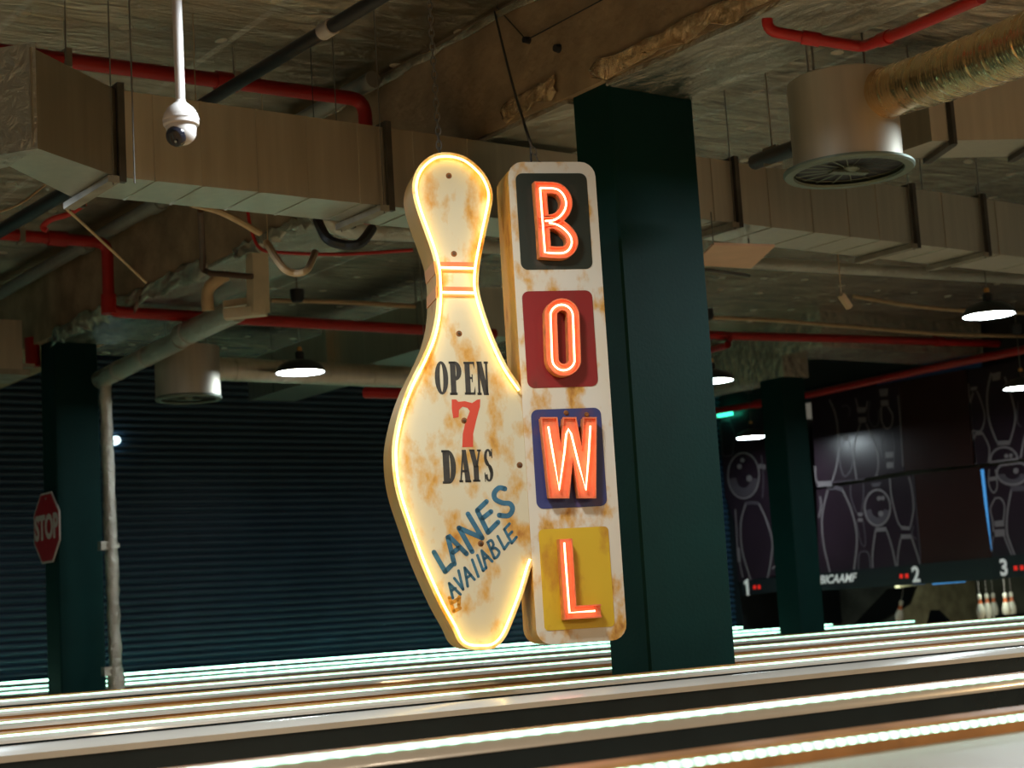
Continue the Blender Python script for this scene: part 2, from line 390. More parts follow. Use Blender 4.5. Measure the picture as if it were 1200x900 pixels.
def smooth_line(P, k=4, closed=False):
    P = [Vector(p) for p in P]; n = len(P); out = []
    g = (lambda i: P[i % n]) if closed else (lambda i: P[max(0, min(n - 1, i))])
    for i in range(n if closed else n - 1):
        a, b, c, d = g(i - 1), g(i), g(i + 1), g(i + 2)
        for j in range(k):
            t = j / k
            out.append(0.5 * (2 * b + (c - a) * t + (2 * a - 5 * b + 4 * c - d) * t * t + (3 * b - a - 3 * c + d) * t ** 3))
    if not closed: out.append(P[-1])
    return out
def rrect(u0, v0, u1, v1, r, n=5):
    p = []
    for cx, cy, a in ((u1 - r, v1 - r, 0), (u0 + r, v1 - r, pi / 2), (u0 + r, v0 + r, pi), (u1 - r, v0 + r, 1.5 * pi)):
        p += arc((cx, cy), r, a, a + pi / 2, n)
    return p
def text_mesh(mb, txt, size, org, U, V, N, depth, mi=0, offset=0.0, shear=0.0, sx=1.0, align='CENTER'):
    c = bpy.data.curves.new('tmp', 'FONT'); c.body = txt; c.size = size; c.offset = offset; c.shear = shear; c.align_x = align; c.align_y = 'CENTER'
    c.extrude = depth / 2; c.resolution_u = 3
    o = bpy.data.objects.new('tmp', c); COL.objects.link(o)
    bpy.context.view_layer.update()
    me = bpy.data.meshes.new_from_object(o.evaluated_get(bpy.context.evaluated_depsgraph_get()))
    mb.add([org + U * (v.co.x * sx) + V * v.co.y + N * (v.co.z + depth / 2) for v in me.vertices], [tuple(p.vertices) for p in me.polygons], mi)
    bpy.data.objects.remove(o); bpy.data.curves.remove(c); bpy.data.meshes.remove(me)

CEIL, SOFF = 4.0, 3.3
XV, YV = Vector((1, 0, 0)), Vector((0, 1, 0))

# ================================================================== SETTING
m = MB(); m.box((-4, 2.2, -0.1), (21.5, 19.7, 0.0)); structure(m.build('floor', MT['floor']))
m = MB(); m.box((-8, -6, -0.1), (21.5, 2.2, 0.0)); structure(m.build('floor_approach', MT['approach']))
m = MB(); m.box((-8, -6, CEIL), (21.5, 19.7, CEIL + .1)); structure(m.build('ceiling', MT['ceiling']))
# corrugated shutter wall: a run of rounded ribs
m = MB(); Yw = 19.5; pitch = 0.088; prof = []
z = 0.0
while z < CEIL:
    for q, dy in ((0.0, 0.0), (.008, 0.0), (.014, -.014), (.024, -.027), (.040, -.034), (.056, -.036), (.072, -.034), (.080, -.020)): prof.append((z + q, Yw + dy))
    z += pitch
prof = [p for p in prof if p[0] <= CEIL] + [(CEIL, Yw)]
vs = []; fs = []
for zz, yy in prof: vs += [(-6, yy, zz), (18.35, yy, zz)]
for i in range(len(prof) - 1): fs.append((2 * i, 2 * i + 1, 2 * i + 3, 2 * i + 2))
m.add(vs, fs); m.box((-6, Yw + .002, 0), (18.35, Yw + .12, CEIL)); structure(m.build('wall_back', MT['navy'], smooth=60), 'dark navy corrugated shutter wall behind the lanes')
# concrete beam along Y
m = MB(); m.box((5.52, -6, SOFF), (6.16, 19.45, CEIL)); bo = structure(m.build('beam', MT['concrete']), 'bare brown concrete beam across the ceiling')
# columns
def column(x, y, w, d, label):
    m = MB(); c = 0.012
    p = [(x + c, y), (x + w - c, y), (x + w, y + c), (x + w, y + d - c), (x + w - c, y + d), (x + c, y + d), (x, y + d - c), (x, y + c)]
    m.prism(p, Vector((0, 0, 0)), XV, YV, Z, 0.0, SOFF)
    return structure(m.build('column', MT['green'], origin=(x, y, 0)), label)
column(5.56, 6.56, .60, .32, 'dark green square column right behind the neon sign')
column(5.60, 14.84, .43, .34, 'dark green column carrying the stop sign')
column(15.30, 15.06, .42, .40, 'dark green column standing before the lane end panels')
# foil clad beam on the right, along X
m = MB(); m.box((15.2, 14.2, 3.55), (18.3, 15.0, CEIL)); m.box((15.3, 15.0, SOFF), (15.75, 19.4, CEIL))
structure(m.build('beam_foil_clad', MT['foil']), 'foil clad beam above the far right column')

# loose foil edges hanging on the beam
def crumpled_strip(name, a, b, w, amp, label, n=26, seed=1, k=4, drop=Vector((0, 0, -1)), mat='foil'):
    rnd = random.Random(seed); a = Vector(a); b = Vector(b); d = (b - a); ln = d.length; d.normalize(); sd = d.cross(Z).normalized()
    m = MB(); vs = []
    for i in range(n + 1):
        t = i / n
        for j in range(k + 1):
            q = j / k; ww = w * (0.75 + 0.5 * rnd.random())
            vs.append(a + d * (ln * t + rnd.uniform(-.3, .3) * ln / n) + drop * (ww * q) + sd * (amp * rnd.uniform(-1, 1) * q) + Z * (amp * .5 * rnd.uniform(-1, 1)))
    fs = [(i * (k + 1) + j, i * (k + 1) + j + 1, (i + 1) * (k + 1) + j + 1, (i + 1) * (k + 1) + j) for i in range(n) for j in range(k)]
    m.add(vs, fs)
    o = m.build(name, MT[mat], origin=a); sm = o.modifiers.new('thick', 'SOLIDIFY'); sm.thickness = .006
    return tag(o, label, 'foil')
crumpled_strip('loose_foil', (5.50, 11.4, 3.36), (5.50, 14.6, 3.36), .14, .05, 'torn silver foil hanging under the concrete beam near the left column', seed=3, n=34)
crumpled_strip('loose_foil', (5.50, 9.3, 3.34), (5.50, 10.9, 3.32), .10, .05, 'crumpled foil flap on beam underside by the white pipe frame', seed=5)
crumpled_strip('loose_foil', (5.50, 6.62, 3.40), (5.50, 4.2, 3.40), .10, .028, 'shiny foil edge curling along the beam right above the dark column', seed=8, mat='film')
crumpled_strip('loose_foil', (5.50, 6.95, 3.44), (5.50, 7.45, 3.42), .11, .02, 'foil flap on the beam just above the letter board', seed=9, n=10, mat='film')
crumpled_strip('loose_foil', (5.50, 4.0, 3.97), (5.50, 12.0, 3.97), .05, .02, 'bright foil tape where the ceiling meets the beam top', seed=12, n=50, k=2)
# foil plates under the beam in front of the column
m = MB(); m.box((5.53, 2.0, 3.27), (6.18, 6.55, 3.298)); m.box((5.53, 6.89, 3.27), (6.18, 14.8, 3.298)); structure(m.build('beam_foil_lining', MT['lining']), 'foil lining on the underside of the beam')

# lane end machines: masking wall, pit
XM = 18.3
m = MB(); m.box((20.6, 12.5, 0), (20.7, 19.7, 3.4)); structure(m.build('wall_pit', MT['curtain']))
m = MB(); m.box((18.36, 8.0, 3.4), (18.5, 19.6, CEIL)); structure(m.build('wall_right_header', MT['band']))
m = MB(); m.box((18.36, 19.35, 0), (21, 19.6, 3.4)); structure(m.build('wall_right_return', MT['band']))

# ================================================================== NEON SIGN
HEAD = YAW + radians(77.0)
SU = Vector((sin(HEAD), cos(HEAD), 0)); SN = Vector((-SU.y, SU.x, 0))   # SN: into the sign, away from the viewer
if SN.dot(CF) < 0: SN = -SN
SO = PD(655, 450, 7.5)
SO = Vector((SO.x, SO.y, SO.z))
def sg(x, y, off=0.0):
    d = ray(x, y); o = SO - SN * off; t = (o - CP).dot(SN) / d.dot(SN); p = CP + d * t - SO
    return (p.dot(SU), p.z)
NEON = [(608.1, 457.5), (590, 431), (574, 396.5), (563.3, 366), (557.5, 345), (555.9, 330), (557.5, 309), (562.5, 282.7), (568.7, 253.3), (572.5, 233), (571, 220), (563.3, 205), (548.5, 191), (536.7, 185.3), (523.3, 183.2), (510, 185.3), (498, 194), (490, 207), (487.9, 223), (492.2, 242.7), (500.7, 267), (510, 293.3), (514.8, 313), (516.3, 334), (516.5, 352), (514.4, 374), (508.9, 397.3), (498, 423.3), (483.3, 452.7), (472.7, 482), (466, 511), (464, 533), (466, 560), (471, 583), (480.7, 612), (496.7, 656.7), (518, 704.7), (534, 734), (541, 749), (550, 755.3), (563, 756.5), (576.7, 755), (587, 746), (595.3, 729), (608.7, 694), (616.7, 667.3), (621, 655.3)]
nl = smooth_line([sg(*p, .028) for p in NEON], 4)
fl = smooth_line([sg(*p) for p in NEON], 3)
# pin face outline: the tube line moved outwards
def offset_line(P, d):
    out = []
    for i, p in enumerate(P):
        t = (P[min(i + 1, len(P) - 1)] - P[max(i - 1, 0)]).normalized(); out.append(p + Vector((t.y, -t.x)) * d)
    return out
face = offset_line(fl, .019)
if (face[40] - fl[40]).dot(Vector((-1, 0))) < 0 and False: pass
cx_ = sum(p.x for p in fl) / len(fl)
if min(p.x for p in face) > min(p.x for p in fl): face = offset_line(fl, -.019)
PLU = sg(611, 461)[0]            # left edge of the letter board, sign coordinates
face = [Vector((min(p.x, PLU), p.y)) for p in face]
face[0].x = PLU; face[-1].x = PLU
base = SO + SU * sg(600, 760)[0]; base.z = SO.z + sg(600, 756)[1]
sign = thing('neon_sign', base, 'tall hanging bowling pin sign with glowing tubes and BOWL letter board', 'neon sign')
DEP = .25
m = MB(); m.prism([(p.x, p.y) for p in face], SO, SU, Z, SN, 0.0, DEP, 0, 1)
pinp = sub(m.build('pin_cabinet', [MT['cream'], MT['glowside']], sign)); pinp['_o'] = list(base)
# red neck bands, painted on the face
def quad(mb, pts, d0=-.0015, d1=.0, mi=0): mb.prism([sg(*p) for p in pts], SO, SU, Z, SN, d0, d1, mi)
m = MB()
quad(m, [(513, 307), (558, 307.5), (558, 312.5), (513, 311.5)], mi=0); quad(m, [(513, 316), (557, 316.5), (557, 319.5), (514, 319)], mi=1)
quad(m, [(514.5, 336), (556.5, 336.5), (556.5, 341), (514.5, 340.5)], mi=0); quad(m, [(514.5, 345), (557.5, 345.5), (557.5, 348.5), (514.5, 348)], mi=1)
m.build('neck_band', [MT['bandred'], MT['banddark']], pinp)
# wrap of the bands on the cabinet side
m = MB()
for (y0, y1) in ((306, 320), (335.5, 349.5)):
    a0 = sg(511.2, y0); a1 = sg(511.7, y1)
    def edge_u(v):
        c = min((p for p in face if p.x < sg(535, 330)[0]), key=lambda p: abs(p.y - v)); return c.x - .0025
    m.hexa([SO + SU * (edge_u(vv) + du) + Z * vv + SN * dd for vv in (a1[1], a0[1]) for du, dd in ((0, 0.0), (0.01, 0.0), (0.01, DEP), (0, DEP))])
m.build('side_band', MT['banddark'], pinp)
# neon tubes of the pin
m = MB(); m.tube([SO + SU * p.x + Z * p.y - SN * .028 for p in nl], .0056, 8); m.build('neon_tube', MT['neony'], pinp)
m = MB(); m.tube([SO + SU * p.x + Z * p.y + SN * (DEP + .028) for p in nl], .0056, 8); m.build('added_rear_tube', MT['neony'], pinp)  # unseen rear tube, added to throw yellow glow on the duct
for (y0, y1) in ((313.5, 314.5), (342.5, 343.2)):
    m = MB(); a, b = sg(517, y0, .028), sg(556.5, y1, .028); m.tube([SO + SU * q[0] + Z * q[1] - SN * .028 for q in (a, b)], .0045, 8)
    m.build('neck_neon_tube', MT['neonw'], pinp)
# tube supports
for i in range(6, len(nl), 22):
    m = MB(); m.tube([SO + SU * nl[i].x + Z * nl[i].y, SO + SU * nl[i].x + Z * nl[i].y - SN * .03], .004, 6); m.build('tube_support', MT['white'], pinp)
# screws with rust rings
for (x, y) in ((526, 206), (532, 297.5), (538, 391), (544, 493), (563.5, 637), (609, 545)):
    u, v = sg(x, y); m = MB(); c = SO + SU * u + Z * v
    m.lathe([(.0, -.0015), (.012, -.0015), (.014, .0)], c, 14, 0, axis=SN)
    m.lathe([(.0, -.010), (.004, -.010), (.007, -.005), (.008, 0)], c, 12, 1, axis=SN)
    m.build('rusty_screw', [MT['rustspot'], MT['brown']], pinp)

# --- painted words
WU, WV = SU, Z
def stroke(mb, pts, w, mi=0, rnd=True, sm=True):
    P = [Vector(sg(*p)) for p in pts]
    if sm and len(P) > 2: P = smooth_line(P, 4)
    k = 7.5 / FPX
    mb.ribbon(P, [q * k for q in w] * 1 if isinstance(w, list) and len(w) == len(P) else (w if not isinstance(w, list) else w[0]) * k, SO, SU, Z, SN, -.0012, 0.0, mi, rnd=rnd)
def glyph(mb, polys, x0, y0, x1, y1, mi=0):   # polys in unit box (0..1, y down), leaning like the sign
    for P in polys:
        quadp = [(x0 + (x1 - x0) * a + 9 / 148 * (y1 - y0) * (b - .5) * .8, y0 + (y1 - y0) * b) for a, b in P]
        mb.prism([sg(*q) for q in quadp], SO, SU, Z, SN, -.0012, 0.0, mi)
R4 = lambda a, b, c, d: [(a, b), (c, b), (c, d), (a, d)]
def ring(cx, cy, rx, ry, ix, iy, a0=0, a1=2 * pi, n=20):
    out = []
    for i in range(n):
        t0 = a0 + (a1 - a0) * i / n; t1 = a0 + (a1 - a0) * (i + 1) / n
        out.append([(cx + rx * cos(t0), cy + ry * sin(t0)), (cx + rx * cos(t1), cy + ry * sin(t1)), (cx + ix * cos(t1), cy + iy * sin(t1)), (cx + ix * cos(t0), cy + iy * sin(t0))])
    return out
GL = {
 'O': ring(.5, .5, .52, .5, .13, .42),
 'P': [R4(.1, 0, .54, 1), R4(0, 0, .55, .07), R4(0, .93, .62, 1)] + ring(.5, .285, .52, .285, .10, .2, -pi / 2, pi / 2, 10),
 'E': [R4(.08, 0, .54, 1), R4(0, 0, .95, .07), R4(0, .93, .95, 1), R4(.46, .46, .75, .53), [(.78, 0), (.95, 0), (.95, .24)], [(.95, .74), (.95, 1), (.74, 1)], R4(.68, .38, .76, .62)],
 'N': [R4(.08, 0, .27, 1), R4(.75, 0, .93, 1), [(.02, 0), (.46, 0), (.97, 1), (.54, 1)], R4(0, .93, .36, 1), R4(.64, 0, 1, .07)],
 'D': [R4(.08, 0, .54, 1), R4(0, 0, .5, .07), R4(0, .93, .5, 1)] + ring(.46, .5, .54, .5, .16, .43, -pi / 2, pi / 2, 12),
 'A': [[(.32, 0), (.66, 0), (.98, 1), (.52, 1)], [(.36, 0), (.46, .12), (.2, 1), (.06, 1)], R4(.22, .62, .7, .69), R4(0, .93, .32, 1), R4(.5, .93, 1, 1)],
 'Y': [R4(.3, .5, .74, 1), [(.0, 0), (.44, 0), (.72, .56), (.32, .56)], [(.8, 0), (.95, 0), (.66, .56), (.56, .46)], R4(0, 0, .46, .06), R4(.68, 0, 1, .06), R4(.2, .94, .84, 1)],
 'S': ring(.5, .27, .45, .27, .14, .2, pi / 2, 2 * pi - .2, 12) + ring(.5, .73, .48, .27, .14, .2, -pi / 2, pi - .2, 12) + [[(.1, .2), (.36, .3), (.95, .7), (.66, .76)], R4(.86, 0, .95, .28), R4(.04, .72, .13, 1)],
}
sx_ = lambda x: 500 + x * 120 / 635
sy_ = lambda y: 410 + y * 170 / 900
for wd, rows in (('OPEN', ((52, 70, 132, 278), (140, 72, 216, 280), (232, 74, 302, 278), (310, 72, 384, 280))), ('DAYS', ((95, 622, 182, 830), (198, 620, 272, 822), (268, 618, 340, 818), (354, 614, 412, 818)))):
    m = MB()
    for ch, (x0, y0, x1, y1) in zip(wd, rows): glyph(m, GL[ch], sx_(x0), sy_(y0), sx_(x1), sy_(y1))
    m.build('painted_word', MT['ink'], pinp)['label'] = 'black slab lettered word ' + wd
m = MB()
sv = [(155, 308), (182, 308), (196, 322), (236, 318), (282, 330), (312, 310), (332, 306), (330, 352), (306, 440), (288, 520), (288, 602), (220, 604), (224, 520), (240, 450), (268, 380), (252, 360), (222, 352), (200, 372), (198, 418), (165, 424), (156, 370)]
m.prism([sg(sx_(a), sy_(b)) for a, b in sv], SO, SU, Z, SN, -.0012, 0)
m.build('painted_seven', MT['inkred'], pinp)['label'] = 'red painted numeral 7'
lx = lambda x: 500 + x * 120 / 675
ly = lambda y: 560 + y * 160 / 900
L_ = lambda pts: [(lx(a), ly(b)) for a, b in pts]
m = MB()
for pts in ([(48, 490), (122, 618)], [(122, 618), (165, 575)],
            [(140, 392), (182, 568)], [(140, 392), (150, 388), (262, 500)], [(172, 492), (212, 462)],
            [(212, 330), (300, 486)], [(212, 330), (366, 396)], [(272, 238), (366, 396)],
            [(334, 218), (404, 360)], [(334, 214), (394, 156)], [(366, 268), (424, 222)], [(404, 360), (470, 292)]):
    stroke(m, L_(pts), 5.6, sm=False)
stroke(m, L_([(515, 72), (478, 66), (446, 98), (452, 140), (500, 165), (548, 170), (566, 205), (540, 248), (478, 246)]), 5.8)
m.build('painted_lanes', MT['inkblue'], pinp)['label'] = 'blue brushed word LANES'
m = MB()
for pts in ([(148, 695), (172, 792)], [(148, 695), (222, 768)], [(160, 745), (190, 728)],
            [(182, 662), (240, 735)], [(210, 612), (240, 735)],
            [(250, 592), (270, 715)], [(250, 592), (315, 670)], [(262, 660), (292, 640)],
            [(300, 540), (340, 650)],
            [(334, 510), (372, 612)], [(372, 612), (392, 590)],
            [(362, 480), (392, 595)], [(362, 480), (432, 550)], [(378, 535), (405, 520)],
            [(402, 425), (446, 530)],
            [(468, 385), (512, 470)], [(512, 470), (540, 428)],
            [(512, 340), (560, 430)], [(512, 340), (546, 302)], [(534, 385), (562, 355)], [(560, 430), (592, 390)]):
    stroke(m, L_(pts), 3.2, sm=False)
stroke(m, L_([(402, 425), (425, 412), (440, 440), (428, 468), (450, 462), (478, 488), (465, 520), (446, 530)]), 3.1)
m.build('painted_available', MT['inkblue'], pinp)['label'] = 'smaller blue brushed word AVAILABLE'
m = MB()
for pts in ([(150, 790), (178, 880)], [(178, 880), (220, 858)], [(215, 785), (212, 840)], [(165, 825), (205, 800)]): stroke(m, L_(pts), 4.2, sm=False)
m.build('ochre_smear', MT['ochre'], pinp)

# --- letter board
e = lambda x, y: sg(x, y)
pr = e(715, 460)[0]; pt = e(640, 190)[1]; pb = e(681, 753)[1]
PCX = (PLU + pr) / 2
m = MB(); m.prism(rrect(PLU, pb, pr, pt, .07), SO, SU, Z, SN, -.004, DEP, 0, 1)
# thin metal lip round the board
board = m.build('letter_board', [MT['panelcream'], MT['glowside']], sign); board['_o'] = list(base)
BOX = [('green_square', 'boxgreen', (603.5, 203.5, 694, 316)), ('red_square', 'boxred', (611, 341, 700.5, 454)), ('blue_square', 'boxblue', (621.5, 479, 711, 595)), ('yellow_square', 'boxyellow', (630.5, 618.5, 720, 737))]
for nm, mt, (x0, y0, x1, y1) in BOX:
    a = e(x0, y0); b = e(x1, y1); lean = (y1 - y0) * .062
    u0 = e(x0 + lean / 2, (y0 + y1) / 2)[0]; u1 = e(x1 - lean / 2, (y0 + y1) / 2)[0]
    v1 = e((x0 + x1) / 2, y0)[1]; v0 = e((x0 + x1) / 2, y1)[1]
    m = MB(); m.prism(rrect(u0, v0, u1, v1, .032 if nm != 'yellow_square' else .02), SO, SU, Z, SN, -.0065, -.004); m.build(nm, MT[mt], board)
bx = lambda x: 600 + x * 120 / 831
by = lambda y: 200 + y * 130 / 900
OFF = .055   # tube stands this far in front of the board
def tube_pts(pts, off=.068): return [Vector(sg(x, y, off)) for x, y in pts]
def letter(name, paths, w, tubes, label, poly=None):
    # raised tray with rims and its neon tube
    m = MB(); k = 7.45 / FPX
    if poly: m.prism([tuple(p) for p in tube_pts(poly, .05)], SO, SU, Z, SN, -.048, -.006, 0, 1)
    for pts, cl in ([] if poly else paths): m.ribbon(tube_pts(pts, .05), w * k, SO, SU, Z, SN, -.048, -.006, 0, 1, closed=cl)
    L = m.build(name, [MT['letter'], MT['letterside']], board); L['_o'] = list(base); L['label'] = label
    # raised rim along both edges of the tray
    m = MB()
    if poly:
        P = tube_pts(poly, .05); c_ = sum(P, Vector((0, 0))) / len(P)
        m.ribbon(P, 1.6 * k, SO, SU, Z, SN, -.062, -.047, 0, 0, closed=True)
    for pts, cl in ([] if poly else paths):
        P = tube_pts(pts, .05)
        n = len(P)
        for sgn in (-1, 1):
            Q = []
            for i in range(n):
                a = P[i - 1] if (i or cl) else P[i]; c = P[(i + 1) % n] if (i < n - 1 or cl) else P[i]
                d1_ = (P[i] - a).normalized() if (P[i] - a).length > 1e-6 else (c - P[i]).normalized()
                d2_ = (c - P[i]).normalized() if (c - P[i]).length > 1e-6 else d1_
                n1 = Vector((-d1_.y, d1_.x)); n2 = Vector((-d2_.y, d2_.x)); mt_ = (n1 + n2); mt_ = mt_.normalized() if mt_.length > 1e-4 else n1
                Q.append(P[i] + mt_ * sgn * (w / 2 - 1.0) * k * min(1 / max(mt_.dot(n1), .25), 2))
            m.ribbon(Q, 1.6 * k, SO, SU, Z, SN, -.062, -.047, 0, 0, closed=cl)
    m.build('letter_rim', MT['letter'], L)
    m = MB()
    for pts, cl in tubes: m.tube([SO + SU * p.x + Z * p.y - SN * .068 for p in tube_pts(pts)], .0042, 8, closed=cl)
    m.build('neon_tube', MT['neonr'], L)
B_up = [(bx(228), by(140)), (bx(320), by(142)), (bx(375), by(155)), (bx(420), by(200)), (bx(440), by(262)), (bx(425), by(325)), (bx(385), by(375)), (bx(335), by(402)), (bx(270), by(408))]
B_lo = [(bx(300), by(422)), (bx(370), by(440)), (bx(430), by(480)), (bx(475), by(535)), (bx(485), by(590)), (bx(462), by(640)), (bx(420), by(666)), (bx(350), by(670)), (bx(268), by(664)), (bx(250), by(430)), (bx(228), by(140))]
B_up = [B_up[0]] + [tuple(v) for v in smooth_line(B_up[1:], 3)]; B_lo = [tuple(v) for v in smooth_line(B_lo[:9], 3)] + B_lo[9:]
W_t = [(430 + 797 / 3.75, 370 + 487 / 3.75), (430 + 820 / 3.75, 370 + 620 / 3.75), (430 + 845 / 3.75, 370 + 765 / 3.75), (430 + 868 / 3.75, 370 + 600 / 3.75), (430 + 876 / 3.75, 370 + 520 / 3.75), (430 + 885 / 3.75, 370 + 498 / 3.75), (430 + 898 / 3.75, 370 + 520 / 3.75), (430 + 930 / 3.75, 370 + 650 / 3.75), (430 + 962 / 3.75, 370 + 765 / 3.75), (430 + 974 / 3.75, 370 + 620 / 3.75), (430 + 982 / 3.75, 370 + 484 / 3.75)]
W_b = [(430 + 793 / 3.75, 370 + 455 / 3.75), (430 + 846 / 3.75, 370 + 790 / 3.75), (430 + 885 / 3.75, 370 + 458 / 3.75), (430 + 963 / 3.75, 370 + 790 / 3.75), (430 + 980 / 3.75, 370 + 450 / 3.75)]
O_t = []
for i in range(24):
    t = 2 * pi * i / 24; c = cos(t); s = sin(t)
    O_t.append((658.9 + 13.4 * c + (1.9 if s > 0 else -1.0) * .8, (420 if s > 0 else 371) + 14 * s))
L_t = [(430 + 867 / 3.75, 550 + 322 / 3.75), (430 + 890 / 3.75, 550 + 630 / 3.75), (430 + 1003 / 3.75, 550 + 622 / 3.75)]
L_b = [(430 + 872 / 3.75, 550 + 306 / 3.75), (430 + 892 / 3.75, 550 + 630 / 3.75), (430 + 1028 / 3.75, 550 + 622 / 3.75)]
letter('letter_tray', [(B_up + [(bx(250), by(410))] + [(bx(240), by(300))], True), ([(bx(252), by(425))] + [tuple(v) for v in smooth_line([(bx(310), by(425)), (bx(370), by(438)), (bx(430), by(480)), (bx(475), by(535)), (bx(485), by(590)), (bx(462), by(640)), (bx(420), by(664)), (bx(350), by(666))], 3)] + [(bx(266), by(660))], True)], 14.5, [(B_up, False), (B_lo, False)], 'raised orange letter B on the dark green square')
letter('letter_tray', [(O_t, True)], 14.5, [(O_t, True)], 'raised orange letter O on the red square')
letter('letter_tray', [(W_b, False)], 16.0, [(W_t, False)], 'raised orange letter W on the blue square', poly=[(430 + a / 3.75, 370 + b / 3.75) for a, b in ((764, 450), (832, 450), (850, 585), (862, 450), (915, 450), (942, 585), (950, 450), (1004, 450), (1002, 800), (930, 800), (902, 630), (884, 800), (802, 800))])
letter('letter_tray', [(L_b, False)], 15.5, [(L_t, False)], 'raised orange letter L on the yellow square')
for (x, y) in ((663, 484), (687, 486)):
    u, v = sg(x, y); m = MB(); m.lathe([(0, -.014), (.008, -.014), (.012, -.006)], SO + SU * u + Z * v, 12, 0, axis=SN); m.build('board_screw', MT['rustspot'], board)
# eyelets on top for the chains
def on_sign(x, y, dn=.12): u, v = sg(x, y); return SO + SU * u + Z * v + SN * dn
for nm, (x, y), par in (('board_eyelet', (640, 188), board), ('pin_eyelet', (521, 180), pinp)):
    c = on_sign(x, y); m = MB(); m.tube([c + SU * (.016 * cos(t * pi / 6)) + Z * (.016 * sin(t * pi / 6)) for t in range(12)], .004, 6, closed=True); m.build(nm, MT['rod'], par)

# chains and cables that hold the sign
def chain(a, b, label):
    a = Vector(a); b = Vector(b); d = (b - a); n = max(2, int(d.length / .034)); d.normalize(); s1 = d.orthogonal().normalized(); s2 = d.cross(s1); m = MB()
    for i in range(n + 1):
        c = a + (b - a) * i / n; s = s1 if i % 2 else s2
        m.tube([c + d * (.024 * cos(t * pi / 5)) + s * (.012 * sin(t * pi / 5)) for t in range(10)], .0035, 5, closed=True)
    return tag(m.build('hanging_chain', MT['rod'], origin=a), label, 'chain', 'chains holding the sign')
pe = on_sign(640, 186); ce = on_sign(630, 158, .14)
chain(pe, ce, 'short steel chain at the top of the letter board')
anchor = PX(579, 2, 5.51); anchor.z = min(anchor.z, 3.99)
m = MB(); pts = [ce + (anchor - ce) * t + Vector((0, 0, -.05 * sin(pi * t))) for t in [i / 14 for i in range(15)]]
m.tube(pts, .007, 7); m.tube([ce, ce + Vector((.0, .01, -.16))], .005, 6)
tag(m.build('hanging_cable', MT['black'], origin=ce), 'black cable rising from the letter board chain to the beam', 'cable')
pq = on_sign(521, 178); ct = Vector((pq.x + .05, pq.y + .1, CEIL))
chain(pq, ct, 'long thin chain rising above the pin head')
m = MB(); w0 = PX(580, 6, 5.50); w1 = PX(617, 47, 5.50); w2 = PX(705, 0, 5.50); w3 = PX(790, -45, 5.50)
m.tube([w0, w1, w2, w3], .004, 6); m.lathe([(0, -.02), (.018, -.02), (.02, .02)], w1, 10, 0, axis=XV)
tag(m.build('thin_wire', MT['black'], origin=w1), 'thin black wire bolted to the concrete beam', 'wire')
m = MB(); q = PX(655, 57, 5.52); m.lathe([(0, -.03), (.02, -.03), (.028, .01)], q, 10, 0, axis=XV); tag(m.build('hole_stub', MT['black'], origin=q), 'black stub standing for a dark bolt alone on the beam face', 'hole')  # black stub put in for the shade of an opening in the beam

# ================================================================== LANE RAILS
def rail(name, y, zt, label, hc=.028, board='side', led=True, ls=.5, pitch=.07, strength=3.0, con=.6, x0=-3.0, x1=18.2, kind='rail'):
    r = thing(name, (x0, y, 0), label, 'lane rail', 'long pale rails across the lanes')
    def strip(prof, nm, mat, par=None, i=0):
        m = MB(); m.prism(prof, Vector((x0, 0, 0)), YV, Z, XV, 0, x1 - x0); return m.build(nm, mat, par or r, smooth=25)
    if kind == 'rail':
        h = hc
        strip([(y - .02, 0), (y - .02, zt - h), (y + .09, zt - h), (y + .09, 0)], 'base_board', MT[board])
        strip([(y - .030, zt - h - .004), (y - .028, zt - h + .006), (y - .013, zt - .008), (y + .012, zt - .006), (y + .012, zt - h)], 'capping', MT['cap'])
        strip([(y + .012, zt - h), (y + .012, zt + .004), (y + .02, zt + .008), (y + .085, zt + .006), (y + .092, zt), (y + .092, zt - h)], 'wood_edge', MT['wood'])
    elif kind == 'near':
        strip([(y - .02, 0), (y - .02, zt - .06), (y + .12, zt - .06), (y + .12, 0)], 'base_board', MT['side'])
        strip([(y - .016, zt - .06), (y - .014, zt - .006), (y + .012, zt - .004), (y + .03, zt + .012), (y + .10, zt + .016), (y + .115, zt + .010), (y + .115, zt - .06)], 'wood_edge', MT['wood'])
        strip([(y - .40, .10), (y - .38, .115), (y - .06, zt - .036), (y - .016, zt - .034), (y - .016, zt - .06), (y - .06, zt - .09), (y - .30, .03), (y - .40, .03)], 'capping', MT['capnear'])
    elif kind == 'cap':
        strip([(y - .02, 0), (y - .02, zt - .045), (y + .07, zt - .045), (y + .07, 0)], 'base_board', MT['side'])
        strip([(y - .045, zt - .046), (y - .048, zt - .024), (y - .03, zt - .018), (y + .01, zt - .002), (y + .06, zt), (y + .08, zt - .01), (y + .08, zt - .046)], 'capping', MT['cap'])
    if led:
        m = MB(); yy = y - .004
        m.prism([(yy - .009 - .002 * ls, zt - .008), (yy - .008 - .002 * ls, zt - .008 + .010 * ls), (yy - .005, zt - .008 + .014 * ls), (yy + .005, zt - .008 + .014 * ls), (yy + .010, zt - .008 + .006 * ls), (yy + .010, zt - .010)], Vector((x0, 0, 0)), YV, Z, XV, 0, x1 - x0)
        m.build('led_strip', led_mat('led_' + str(round(y, 1)), LEDC, strength, pitch, con), r)
    return r
rail('lane_rail', 2.80, .19, 'nearest LED rail, orange wood edged, at the bottom right corner', pitch=.037, con=1.5, strength=2.6, kind='near', ls=1.0)
rail('lane_rail', 3.86, .20, 'pale rail with the boldest beaded white lights', hc=.036, pitch=.070, con=1.0, strength=2.4, ls=1.0)
rail('lane_rail', 5.47, .20, 'pale unlit rail between two dark strips', led=False, kind='cap')
